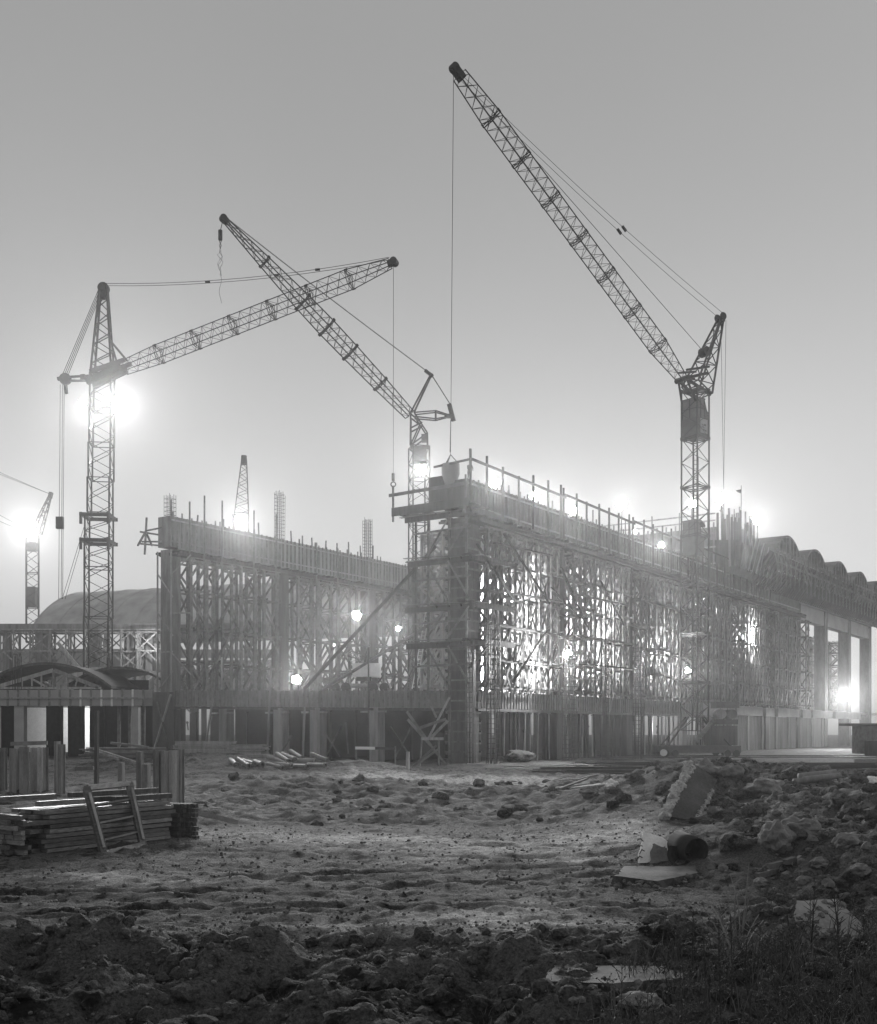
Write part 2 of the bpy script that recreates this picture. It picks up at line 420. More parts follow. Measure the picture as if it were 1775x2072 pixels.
for i in range(0, NA + 1):
    u0 = AU + BAY * i
    o = hp('column', mb('ubox', u0, u0 + 1.5, AV, AV + 1.5, -.3, ZB + .5), 'formwork' if i == 0 else 'dark_formwork')
# edge of the deck on the long right side: boards with battens, then bare concrete
e = M(); e.ubox(1.8, 60, -.12, .5, 5.15, ZD)
hp('deck_edge', e, 'formwork')
e = M(); u_ = 2.3
while u_ < 60: e.ubox(u_, u_ + .14, -.2, -.123, 5.1, ZD + R.choice((.03, .12, .3, .05))); u_ += R.uniform(.5, .62)
hp('batten_row', e, 'plank')
for i, (a, b_) in enumerate(((60.2, 73), (74, 86), (87.5, 92), (94, 106), (108, 113), (114.7, 128), (130, 150))):
    hp('edge_beam', mb('ubox', a, b_, -.1, .6, 5.25, 6.62), 'concrete')
hp('ledger_board', mb('ubox', 1.5, 60, -.3, .1, 4.86, 5.1), 'plank')
# front edge of the deck, from the corner column to the left row
def FR(t, off=0.0): return Vector((0, 0, 0)) + L(AU * t - off, 2.1 + (AV - 2.1) * t, 0)
def fzt(t): return ZD + .62 * t
def fzb(t): return 5.12 + .55 * t
def fbox(m_, t0, t1, o0, o1, dz0, dz1, top=True):
    zz = (lambda t: fzt(t)) if top else (lambda t: fzb(t))
    m_.hexa([FR(t0, o0) + Vector((0, 0, fzb(t0) + dz0)), FR(t1, o0) + Vector((0, 0, fzb(t1) + dz0)), FR(t1, o1) + Vector((0, 0, fzb(t1) + dz0)), FR(t0, o1) + Vector((0, 0, fzb(t0) + dz0)),
             FR(t0, o0) + Vector((0, 0, zz(t0) + dz1)), FR(t1, o0) + Vector((0, 0, zz(t1) + dz1)), FR(t1, o1) + Vector((0, 0, zz(t1) + dz1)), FR(t0, o1) + Vector((0, 0, zz(t0) + dz1))])
e = M(); fbox(e, 0, 1, -.5, .12, 0, 0); hp('deck_edge', e, 'formwork')
e = M(); t = .004
while t < .998:
    fbox(e, t, t + .0045, .122, .2, -.03, R.choice((.02, .1, .25, .04))); t += R.uniform(.0145, .019)
hp('batten_row', e, 'plank')
e = M(); fbox(e, 0, 1, -.3, .3, -.28, -.04, False); 
hp('ledger_board', e, 'dark_timber')
def front_t(px):
    k = (px - CX) / F
    a, b_ = FR(0), FR(1)
    return (k * a.y - a.x) / ((b_.x - a.x) - k * (b_.y - a.y))
for px, w in ((455, 1.15), (566, 1.2), (641, 1.3), (760, 1.05)):
    t = front_t(px); p = FR(t); m_ = M()
    m_.ubox(*(lambda q: (q[0] - .3, q[0] + .8, q[1] - w / 2, q[1] + w / 2))(((p - C0).dot(U), (p - C0).dot(V))), -.6, 5.3)
    hp('column', m_, 'formwork')
    for s_ in (-1, 1):
        q = FR(t, .35); m_ = M(); m_.bar(q + V * (s_ * (w / 2 + .1)) + Vector((0, 0, 4.85)), q + V * (s_ * (w / 2 + 1.0)) + Vector((0, 0, 4.85)), .18)
        hp('corbel_board', m_, 'timber')
# concrete beam of the finished bays with its pale ledge
for i in range(6, 9):
    u0 = BAY * i
    hp('beam', mb('ubox', u0 + 1.2, u0 + BAY + 1.2, .15, 1.7, 22.4, 25.0), 'concrete')
    hp('ledge', mb('ubox', u0 + 1.2, u0 + BAY + 1.2, -.35, 1.9, 25.003, 25.5), 'concrete')
# dark screens added to blacken the shaded space under the deck
def add_shade_screens(pts, label, group='shade screens under the deck'):
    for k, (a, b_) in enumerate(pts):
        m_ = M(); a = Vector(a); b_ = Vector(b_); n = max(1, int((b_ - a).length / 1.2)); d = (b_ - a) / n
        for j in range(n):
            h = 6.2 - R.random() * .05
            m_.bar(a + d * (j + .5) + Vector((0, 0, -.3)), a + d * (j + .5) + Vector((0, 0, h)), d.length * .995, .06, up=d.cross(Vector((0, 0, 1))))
        solo('shade_screen', m_, 'pit', label % ORD[k], 'screen', a, group)
def ft(px, off): return min((abs((FR(t_ / 400, off).x / FR(t_ / 400, off).y * F + CX) - px), t_ / 400) for t_ in range(-40, 620))[1]
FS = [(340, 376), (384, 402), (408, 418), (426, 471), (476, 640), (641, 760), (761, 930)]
add_shade_screens([(FR(ft(a, -15), -15), FR(ft(b_, -15), -15)) for a, b_ in FS], 'dark shade screen added under the deck front, %s from the left column row')
add_shade_screens([(L(3, 12), L(24, 12)), (L(25.2, 12), L(33, 12)), (L(34, 12), L(41, 12)), (L(42, 12), L(49, 12)), (L(50.5, 12), L(58, 12))],
      'dark shade screen added behind the right-hand props, %s from the corner column')
# grey retaining wall under the far bays
bw = thing('basement_wall', 'smooth grey wall panels below the deck past the right-hand crane', 'wall', L(60, .2, 0))
for i in range(9):
    a = 60 + i * 7.0
    m_ = mb('ubox', a, a + 6.9, .2, .5, -.3, 5.2); m_.build('wall_panel', 'stained_concrete' if i % 2 else 'formwork', bw)
    mb('ubox', a + 5.0, a + 5.3, -.02, .18, -.3, 5.2).build('wall_post', 'timber', bw)

# ---------------------------------------------------------------- beam formwork along the tops of both rows
def beam_form(u0, u1, v0, v1, label, group, zb=ZB, zt=ZT, mat='formwork', front=False):
    o = thing('beam_formwork', label, 'formwork', L((u0 + u1) / 2, (v0 + v1) / 2, zb), 0, group)
    for nm, a, b_ in (('side_panel', v0, v0 + .15), ('side_panel', v1 - .15, v1)):
        mb('ubox', u0, u1, a, b_, zb + 1.0, zt).build(nm, mat, o)
    mb('ubox', u0 + .01, u1 - .01, v0 + .16, v1 - .16, zb + 1.0, zt - .5).build('beam_core', 'dark_formwork', o)
    bt = M(); a = u0 + .2
    while a < u1 - .1:
        bt.ubox(a, a + .16, v0 - .1, v0 - .003, zb + 1.0, zt + R.choice((.02, .06, .2, .05, .5))); a += R.uniform(.6, .85)
    bt.build('batten_row', 'plank', o)
    for zz in (zb + 1.5, zt - .5): mb('ubox', u0, u1, v0 - .22, v0 - .103, zz, zz + .14).build('waling', 'timber', o)
    # joists that carry it stick out on both sides under planks
    js = M(); a = u0 + .3
    while a < u1:
        js.ubox(a, a + .18, v0 - R.uniform(1.0, 1.9), v1 + R.uniform(.8, 1.5), zb + .35, zb + .58); a += R.uniform(.55, .8)
    js.build('joist_row', 'dark_timber', o)
    for k in range(3):
        mb('ubox', u0 + R.uniform(-.3, .2), u1 + R.uniform(-.2, .3), v0 - 1.35 + k * .34, v0 - 1.06 + k * .34, zb + .585, zb + .68 + .06 * (k % 2)).build('walkway_plank', 'dark_timber' if k == 1 else 'plank', o)
    for vv in (v0 - 1.3, v0 + .1, v1 - .2): mb('ubox', u0, u1, vv, vv + .2, zb + .0, zb + .34).build('bearer', 'dark_timber', o)
    if front: mb('ubox', u0 - .15, u0 - .003, v0 - .05, v1 + .05, zb + 1.0, zt).build('end_panel', mat, o)
    return o
for i in range(NB):
    beam_form(BAY * i + (0 if i == 0 else .02), BAY * (i + 1), -.1, 2.3, 'board formwork of the right-hand wall beam, %s bay from the near corner' % ORD[i], 'beam formwork of the right-hand wall', mat='dark_formwork', front=i == 0)
for i in range(NA):
    beam_form(AU + BAY * i + (0 if i == 0 else .02), AU + BAY * (i + 1), AV - .1, AV + 1.7, 'board formwork of the left-hand wall beam, %s bay from its near end' % ORD[i], 'beam formwork of the left-hand wall', zb=22.0, zt=26.3, front=i == 0)

# ---------------------------------------------------------------- timber falsework towers
def make_tower(seed, w, d, h, nl, label, cat='falsework tower', name='falsework_tower', mat='timber', pr=.26, bw=.21, extra=0):
    r = random.Random(seed)
    o = thing(name, label, cat)
    pm = None
    for x in (0, w):
        for y_ in (0, d):
            m_ = M(); m_.bar((0, 0, 0), (r.uniform(-.06, .06), r.uniform(-.06, .06), h), pr)
            pz = m_.build('post', mat, o); pz.location = (x, y_, 0)
    lev = [h * (k + r.uniform(-.08, .08)) / nl for k in range(1, nl)] + [h - .35]
    lev = [.35] + lev
    for z in lev:
        m_ = M(); e = .28
        for y_ in (0, d): m_.bar((-e, y_ - .1, z), (w + e, y_ - .1, z + r.uniform(-.08, .08)), .08, .22)
        for x in (0, w): m_.bar((x + .1, -e - .2, z + .16), (x + .1, d + e, z + .16 + r.uniform(-.08, .08)), .08, .22)
        m_.build('ledger_frame', mat, o)
    for k in range(len(lev) - 1):
        z0, z1 = lev[k] + .1, lev[k + 1] - .05
        for y_ in (-.15, d + .1):
            m_ = M(); t = r.random()
            if t < .45:
                m_.bar((0, y_, z0), (w, y_, z1), .08, bw); m_.bar((w, y_ + .07, z0), (0, y_ + .07, z1), .08, bw)
            elif t < .75:
                zm = (z0 + z1) / 2; m_.bar((0, y_, zm), (w / 2, y_, z1), .08, bw); m_.bar((w, y_, zm), (w / 2, y_, z1), .08, bw)
            else: m_.bar((0, y_, z0), (w, y_, z1), .08, bw)
            m_.build('cross_brace', mat, o)
        for x in (-.12, w + .12):
            m_ = M()
            if r.random() < .6: m_.bar((x, 0, z0), (x, d, z1), .08, bw)
            else: m_.bar((x, d, z0), (x, 0, z1), .08, bw)
            if r.random() < .35: m_.bar((x + .07, d, z0), (x + .07, 0, z1), .08, bw)
            m_.build('cross_brace', mat, o)
    for k in range(extra):                # odd timbers nailed on anyhow
        m_ = M(); z = r.uniform(.5, h - 2.5); y_ = r.choice((-.3, d * .4, d + .2)); x0 = r.uniform(-.8, w); x1 = x0 + r.uniform(-1.8, 1.8)
        m_.bar((x0, y_, z), (x1, y_ + r.uniform(-.3, .3), z + r.uniform(.3, 2.6)), .09, r.uniform(.14, .3)); m_.build('loose_timber', mat, o)
    m_ = M()
    for k in range(4):
        y_ = d * k / 3; m_.bar((-.5, y_, h + .09), (w + .5, y_, h + .09), .12, .18)
    m_.build('head_beam', mat, o)
    return o
H = ZB - ZD - .2
protoA = [make_tower(s, 2.3, 3.0, H, 4, 'x', pr=.3, mat='plank', bw=.26) for s in (1, 2, 3)]
protoB = [make_tower(s, 1.5, 1.9, H, 5, 'x', pr=.22, mat='plank') for s in (5, 6, 7, 8)]
protoI = [make_tower(s, 1.6, 2.6, H, 6, 'x', pr=.24, mat='lit_timber', extra=7) for s in (15, 16, 17, 18)]  # lamplight on the inner towers put into a paler timber colour
used = set()
def put(proto, loc, rot, label, group, sc=1.0):
    o = proto if id(proto) not in used else tree(proto)
    used.add(id(proto))
    o.location = loc; o.rotation_euler = (0, 0, rot); o['label'] = label; o['group'] = group
    o.scale = (1, 1, sc)
    return o
for i in range(NA):
    for k in range(4):
        put(protoA[(i * 5 + k) % 3], L(AU + BAY * i + 2.2 + k * 3.85, AV - .9, ZD), ANG, '%s timber falsework tower in the %s bay of the left-hand wall' % (ORD[k], ORD[i]), 'falsework towers under the left-hand wall beam')
for i in range(NB):
    for k in range(6):
        put(protoB[(i * 7 + k) % 4], L(BAY * i + 2.6 + k * 2.5, -.7, ZD), ANG, '%s outer falsework tower in the %s bay of the right-hand wall' % (ORD[k], ORD[i]), 'outer falsework towers under the right-hand wall beam')
        if i < 6:
            put(protoI[(i * 5 + k + 2) % 4], L(BAY * i + 2.0 + k * 2.6, 3.9 + .5 * (k % 2), ZD), ANG, '%s inner falsework tower in the %s bay of the right-hand wall' % (ORD[k], ORD[i]), 'inner falsework towers behind the right-hand wall beam')
# lit falsework across the far end of the open hall
for k in range(8):
    put(protoI[k % 4], L(66 + .4 * (k % 3), 4.5 + k * 3.8, ZD), ANG + math.pi / 2, 'brightly lit falsework tower across the hall\'s far end, %s from the right wall' % ORD[k], 'falsework towers across the far end of the hall')
# towers among the bare columns
for k in range(11):
    put(protoB[(k + 1) % 4], L((107.5, 112, 106, 121, 127, 138, 146, 113, 131, 150, 118)[k], (-.8, 9, 5, 8, 12, 10, 14, 16, 18, 20, 12)[k], ZD), ANG, 'hazy falsework tower between and behind the bare columns, %s of eleven' % ORD[k], 'hazy falsework towers around the bare columns')

for k in range(8):
    put(protoI[k % 4], L(112 + k * 7.5, 5.5 + 2.5 * (k % 2), ZD), ANG, 'pale falsework tower standing inside behind the bare columns, %s from the crane side' % ORD[k], 'pale towers behind the bare columns')
# ---------------------------------------------------------------- scaffold poles, guard rails, platforms
for k, (px, top) in enumerate(((383, 1015), (413, 1003), (449, 1013), (513, 1033), (558, 1040), (640, 1098), (683, 1110))):
    u = u_at(px, AV - 1.6); b_ = L(u, AV - 1.6, 0); zt = CH + (HY - top) / F * b_.y
    m_ = M(); m_.tube(b_ + Vector((0, 0, ZD)), b_ + Vector((.05, 0, zt)), .12, .10, 7)
    solo('scaffold_pole', m_, 'plank', 'tall timber pole standing clear of the left-hand beam, %s from its near end' % ORD[k], 'scaffold pole', b_ + Vector((0, 0, ZD)), 'tall poles along the left-hand wall', True)
for k, px in enumerate((348, 399, 452, 473, 524, 590, 612, 632, 659, 682, 706, 730, 755)):
    u = u_at(px, AV + .8); b_ = L(u, AV + .8, 26.0)
    solo('stub_post', mb('bar', b_, b_ + Vector((R.uniform(-.1, .1), 0, R.uniform(1.2, 2.6))), .14), 'plank', 'short post standing on the left-hand beam top, %s from its near end' % ORD[k], 'post', b_, 'short posts on the left-hand beam')
# cantilevered end bracket of the left-hand beam
o = thing('end_bracket', 'timber bracket of crossed poles jutting from the left-hand beam\'s near end', 'scaffold bracket', P(300, 1090, 117.5))
for a, b_ in (((297, 1047), (293, 1122)), ((283, 1076), (327, 1083)), ((296, 1074), (327, 1068)), ((279, 1104), (297, 1072)), ((282, 1100), (345, 1106)), ((287, 1096), (330, 1096)), ((297, 1080), (308, 1104))):
    mb('bar', P(*a, 117.5 + R.uniform(-.3, .5)), P(*b_, 118.6 + R.uniform(-.3, .5)), .17).build('bracket_bar', 'plank', o)
# poles of the left end column
for k, px in enumerate((319, 346)):
    b_ = P(px, 1400, 117.3); b_.z = 5.8
    t_ = thing('scaffold_pole', ('outer' if k == 0 else 'inner') + ' timber pole propping the left-hand end column', 'scaffold pole', b_, 0, 'poles at the left-hand end column')
    mb('tube', b_, b_ + Vector((0, 0, 16.5)), .11, .1, 7).build('pole_shaft', 'timber', t_)
    for j in range(4):
        q = b_ + Vector((0, .1, 1.5 + j * 4.2)); mb('bar', q, q + Vector((1.5 if k == 0 else 2.0, .6, R.choice((-2.4, 2.2, .1)))), .07, .15).build('tie_board', 'timber', t_)
# guard rail on the right-hand wall: posts and a long handrail, one rail length per bay
for i in range(5):
    u0 = BAY * i - (.6 if i == 0 else 0)
    o = thing('guard_rail', 'timber guard rail on the right-hand wall top, %s bay from the near corner' % ORD[i], 'guard rail', L(u0, -.9, ZT), 0, 'guard rails along the right-hand wall top')
    u1 = BAY * (i + 1) - .3
    mb('bar', L(u0, -.95, ZT + 1.55), L(u1 + .6, -.95, ZT + 1.3), .12, .24).build('hand_rail', 'dark_timber', o)
    a = u0
    while a < u1:
        mb('bar', L(a, -.82, ZT - 4.0), L(a + R.uniform(-.1, .1), -.82, ZT + R.uniform(1.6, 2.5)), .2).build('rail_post', 'dark_timber', o); a += R.uniform(2.4, 3.3)
    if i == 0: mb('bar', L(-.7, -1.0, ZT + 1.55), L(-.7, 3.2, ZT + 1.35), .10, .2).build('hand_rail', 'plank', o)
for k, px in enumerate((1030, 1118, 1200, 1232, 1318, 1345)):
    u = u_at(px, 2.4); b_ = L(u, 2.4, ZT - .3)
    solo('stub_post', mb('bar', b_, b_ + Vector((0, 0, R.uniform(2.0, 3.2))), .15), 'plank', '%s lone upright on the right-hand wall top, counted from the near corner' % ORD[k], 'post', b_, 'lone uprights on the right-hand wall top')
# platforms round the corner column
for k, (z, ul, ur) in enumerate(((23.1, 4.6, .9), (18.9, 4.2, 5.3), (14.6, 4.6, 5.0), (11.2, 4.4, 5.4))):
    o = thing('work_platform', '%s plank platform from the top round the tall corner column' % ORD[k], 'platform', L(0, 0, z), 0, 'plank platforms round the corner column')
    for j in range(3):
        m_ = M(); m_.bar(L(-.45 - .34 * j, -2.2 + R.uniform(-.8, .2), z + R.uniform(0, .05)), L(-.55 - .34 * j, 2.2 + ul + R.uniform(-.9, .3), z + R.uniform(-.05, .35)), .32, .07, up=(0, 0, 1)); m_.build('walkway_plank', 'plank' if j else 'dark_timber', o)
        m_ = M(); m_.bar(L(-1.4 + R.uniform(-.6, .2), -.5 - .36 * j, z + .10), L(2.0 + ur + R.uniform(-1, .4), -.5 - .36 * j, z + .12 + R.uniform(-.15, .25)), .36, .16, up=(0, 0, 1)); m_.build('walkway_plank', 'dark_timber', o)
    for q in (-.3, 1.0, 2.4): mb('bar', L(-1.6, q, z - .18), L(2.6, q, z - .18), .12, .22).build('bearer', 'dark_timber', o)
    mb('bar', L(-1.6, -1.35, z - .12), L(2.2 + ur * .75, -1.35, z - .05), .2, .42).build('edge_board', 'dark_timber', o)
    mb('bar', L(-1.25, -1.6, z - .32), L(-1.25, 2.4 + ul * .8, z - .3), .2, .5).build('edge_board', 'dark_timber', o)
# top platform with rail and side boards
o = thing('top_platform', 'wide plank landing with toe boards and rail at the corner column top', 'platform', L(-1, 3, 23.6))
for j in range(5): mb('ubox', -2.2 + j * .42, -1.82 + j * .42, -1.6, 6.6 + .1 * (j % 3), 23.55, 23.63 + .012 * (j % 2)).build('walkway_plank', 'plank', o)
for q in (-1.4, 1.2, 3.6, 6.2): mb('ubox', -2.3, .2, q, q + .18, 23.2, 23.54).build('bearer', 'dark_timber', o)
mb('ubox', -2.32, -2.24, -1.7, 6.9, 23.1, 23.9).build('toe_board', 'dark_timber', o)
mb('bar', L(-2.3, -1.5, 25.2), L(-2.3, 7.2, 25.1), .1, .3).build('hand_rail', 'plank', o)
for q in (-1.3, 6.8): mb('bar', L(-2.2, q, 22.6), L(-2.2, q, 26.0), .16).build('rail_post', 'plank', o)
mb('ubox', .2, 1.9, 2.32, 4.4, 24.6, 26.9).build('side_box', 'dark_formwork', o)
# standards left of the corner column with their braces
for k, (v_, u0) in enumerate(((5.1, -.9), (3.6, -1.0), (-.75, -1.2), (1.1, -1.2))):
    b_ = L(u0, v_, ZD if v_ > 2.2 else .0)
    t_ = thing('scaffold_pole', ('farther upright timber of the scaffold left of the corner column', 'nearer upright timber of the scaffold left of the corner column', 'pale timber upright at the corner column\'s near edge', 'timber upright before the corner column\'s front face')[k], 'scaffold pole', b_, 0, 'uprights round the corner column')
    mb('bar', b_, Vector((b_.x, b_.y, 23.0)), .2).build('pole_shaft', 'dark_timber' if k == 0 else 'plank', t_)
    if k in (1, 3):
        for z0, z1, v1 in ((7.2, 10.8, -1), (11.6, 14.3, 1), (15, 18.6, -1), (19.2, 22.4, 1)):
            d_ = 2.2
            a, c_ = (z0, z1) if v1 > 0 else (z1, z0)
            mb('bar', L(u0 - .12, v_ + .1, a), L(u0 - .12, v_ - d_, c_), .07, .17).build('tie_board', 'plank', t_)
        for z0 in (9, 13, 17, 21.4): mb('bar', L(u0 - .2, v_ + 1.7, z0), L(u0 - .2, v_ - 2.4, z0 + .1), .07, .18).build('tie_board', 'plank', t_)
# raking shores
def shore(p, q, r, label, mat, group=None): solo('raking_shore', mb('tube', p, q, r, r * .85, 7), mat, label, 'raking shore', p, group, True)
shore(P(616, 1394, 108), P(882, 1105, 103.4), .19, 'long dark raking pole rising from the deck to the corner column', 'dark_timber')
shore(P(652, 1396, 107), P(900, 1245, 103.2), .17, 'long pale raking pole, the lower of two leaning on the corner column', 'timber')
for k, ((x0, y0), (x1, y1)) in enumerate((((1020, 1080), (1112, 1222)), ((965, 1100), (1040, 1215)), ((1136, 1150), (1188, 1268)), ((1038, 1380), (1112, 1268)), ((950, 1350), (1010, 1280)), ((1215, 1175), (1262, 1265)), ((1115, 1190), (1170, 1248)))):
    a, b_ = L(u_at(x0, -1.5), -1.5), L(u_at(x1, -1.7), -1.7)
    p = P(x0, y0, a.y); q = P(x1, y1, b_.y)
    shore(p, q, .13, 'dark slanting brace across the right-hand falsework, %s of seven from the top left' % ORD[k], 'dark_timber', 'slanting braces across the right-hand falsework')
# long plank runs across the right-hand falsework
for k, (z, a, b_) in enumerate(((20.6, 3, 14), (16.2, 4, 17), (13.0, 4, 17.5), (9.6, 3, 16), (17.5, 18, 33), (13.2, 19, 34), (10.1, 20, 36), (18.6, 37, 52), (12.2, 36, 52), (15.0, 16, 22), (15.4, 33, 38), (19.0, 15.5, 21))):
    m_ = M(); m_.bar(L(a, -1.15, z), L(b_, -1.2, z + R.uniform(-.3, .3)), .4, .12, up=(0, 0, 1))
    solo('plank_run', m_, 'dark_timber' if k % 3 == 0 else 'plank', 'plank walkway laid through the right-hand falsework about %s' % ('level with the top of the first bay', 'two thirds up the first bay', 'halfway up the first bay', 'low in the first bay', 'high in the second bay', 'halfway up the second bay', 'low in the second bay', 'high in the third bay', 'low in the third bay', 'halfway up the second column', 'halfway up the third column', 'three quarters up the second column')[k], 'plank walkway', L(a, -1.15, z), 'plank walkways in the right-hand falsework')
# props below the deck edge on the right side: one copied post with its wedge plate
def make_prop(nm, label, h, w, mat):
    o = thing(nm, label, 'timber prop')
    mb('bar', (0, 0, -.4), (.0, 0, h), w).build('post_shaft', mat, o); mb('box', (-.25, -.1, h), (.25, .1, h + .1)).build('head_plate', mat, o)
    return o
pp = [make_prop('deck_prop', 'x', 4.75, .16, 'dark_timber'), make_prop('deck_prop', 'x', 4.75, .2, 'dark_timber'), make_prop('deck_prop', 'x', 4.75, .13, 'timber')]
for i in range(4):
    for k in range(11):
        u = BAY * i + 2.6 + k * 1.35 + R.uniform(-.25, .25)
        for j, vv in enumerate((.0, 2.4)):
            if j == 1 and k % 2: continue
            o = put(R.choice(pp), L(u, vv + R.uniform(-.1, .25), 0), ANG, 'timber prop under the right-hand deck edge, %s bay from the corner column' % ORD[i], 'props under the %s right-hand bay' % ORD[i])
            o.rotation_euler = (R.uniform(-.03, .03), R.uniform(-.03, .03), ANG)
for k in range(10):
    t = (k + .5) / 10 + R.uniform(-.02, .02); p = FR(t, -2.6)
    o = put(R.choice(pp), Vector((p.x, p.y, .2)), ANG, 'timber prop in the gloom under the deck front', 'props in the gloom under the deck front')
for k, (x0, y0, x1, y1) in enumerate(((655, 1480, 690, 1532), (690, 1470, 660, 1530), (700, 1462, 705, 1525), (790, 1470, 830, 1530), (835, 1465, 800, 1532), (590, 1487, 560, 1540))):
    shore(P(x0, y0, 110), P(x1, y1, 109.5), .1, 'slanting timber in the gloom under the deck front, %s of six' % ORD[k], 'plank', 'slanting timbers under the deck front')
# loose poles leaning at the deck front
for k, (x0, y0, x1, y1, Y, r, mt) in enumerate(((540, 1545, 549, 1348, 101.5, .12, 'timber'), (416, 1512, 432, 1406, 105, .12, 'timber'), (612, 1548, 617, 1430, 103, .12, 'timber'), (746, 1535, 746, 1310, 100.5, .09, 'dark_timber'), (448, 1395, 449, 1330, 108, .09, 'timber'))):
    solo('leaning_pole', mb('tube', P(x0, y0, Y), P(x1, y1, Y + .6), r, r * .85, 7), mt, ('tall pale pole standing before the deck front with its top above the deck', 'short pale pole slanting against the deck front near the left end', 'thin pale upright under the deck front between two columns', 'thin dark pole standing before the deck front under the mobile crane', 'slim pole standing on the deck before the left-hand falsework')[k], 'pole', P(x0, y0, Y), 'poles at the deck front', True)
# braces before the left-hand column's foot, below the deck
for k, (x0, y0, x1, y1) in enumerate(((312, 1517, 346, 1405), (318, 1420, 344, 1516))):
    solo('foot_brace', mb('bar', P(x0, y0, 116.2), P(x1, y1, 116.4), .1, .28), 'timber' if k == 0 else 'plank', ('pale' if k == 0 else 'darker') + ' board nailed slantwise before the left-hand end column\'s foot', 'brace', P(x0, y0, 116.2), 'boards crossed before the left-hand column foot')
m_ = M()
solo('column_foot', mb('hexa', [P(309, 1540, 117), P(352, 1540, 117), P(354, 1540, 120), P(315, 1540, 120), P(309, 1400, 117), P(352, 1400, 117), P(354, 1400, 120), P(315, 1400, 120)]), 'dark_formwork', 'dark boxed foot of the left-hand end column below the deck', 'column foot', P(330, 1540, 118))
# rebar starters on the columns
def rebar(name, c, w, h, nb, label, group=None, mat='steel', hoops=True, r=.022):
    o = thing(name, label, 'reinforcement', c, 0, group)
    for a in range(nb):
        for b_ in range(nb):
            if 0 < a < nb - 1 and 0 < b_ < nb - 1: continue
            p = Vector(c) + U * (w * (a / (nb - 1) - .5)) + V * (w * (b_ / (nb - 1) - .5))
            mb('bar', p, p + Vector((R.uniform(-.05, .05), 0, h * R.uniform(.93, 1.05))), r * 2).build('reinforcing_bar', mat, o)
    if hoops:
        z = .5
        while z < h - .2:
            m_ = M(); q = [Vector(c) + U * (sa * w / 2) + V * (sb * w / 2) + Vector((0, 0, z)) for sa, sb in ((-1, -1), (1, -1), (1, 1), (-1, 1))]
            for j in range(4): m_.bar(q[j], q[(j + 1) % 4], r * 1.4)
            m_.build('stirrup', mat, o); z += .45
    return o
for i, h in enumerate((3.2, 6.6, 6.2)):
    rebar('rebar_cage', L(AU + BAY * i + .7, AV + .8, 25.6), .9, h, 4, ('short reinforcement cage', 'tallest reinforcement cage', 'far reinforcement cage')[i] + ' rising from the left-hand beam over its %s column' % ORD[i], 'reinforcement cages on the left-hand beam')
for k, (px, Y, zt, zb, nb, w) in enumerate(((998, 99, 13.2, 0, 3, .9), (1152, 110, 11.4, -.2, 4, 1.0), (1226, 112, 12.6, 0, 3, .5), (1292, 115, 12.2, 0, 4, .9), (954, 98, 10.6, .1, 3, .5))):
    c_ = Vector((GX(px, Y), Y, zb))
    rebar('rebar_cage', c_, w, zt - zb, nb, ('slender reinforcement bars standing close right of the corner column', 'dark reinforcement cage carrying a lamp before the second right-hand column', 'thin reinforcement bars before the third right-hand column', 'dark reinforcement cage standing right of the third right-hand column', 'short thin reinforcement bars at the corner column\'s foot')[k], 'reinforcement standing before the right-hand wall', r=.03)
# ---------------------------------------------------------------- far roofed part of the hall
roof = thing('vaulted_roof', 'row of rounded concrete shells on slanting formwork at the hall\'s far end', 'roof', L(84, 0, 26))
def shell(m_, u0, u1, v0, v1, zb, rise, th, n=14):
    def arc(h0, k):
        w = (u1 - u0) / 2; rad = (w * w + rise * rise) / (2 * rise); out = []
        for i in range(n + 1):
            x = -w + 2 * w * i / n; out.append((u0 + w + x, zb + math.sqrt(max(0, rad * rad - x * x)) - (rad - rise) + k))
        return out
    top, bot = arc(0, th), arc(0, 0); vs = []; fs = []
    for v_ in (v0, v1): vs += [L(a, v_, z) for a, z in top] + [L(a, v_, z) for a, z in bot]
    N = n + 1; q = 2 * N
    for i in range(n):
        fs += [(i, i + 1, q + i + 1, q + i), (N + i, q + N + i, q + N + i + 1, N + i + 1), (i, N + i, N + i + 1, i + 1), (q + i, q + i + 1, q + N + i + 1, q + N + i)]
    fs += [(0, q, q + N, N), (n, N + n, q + N + n, q + n)]
    m_.add(vs, fs)
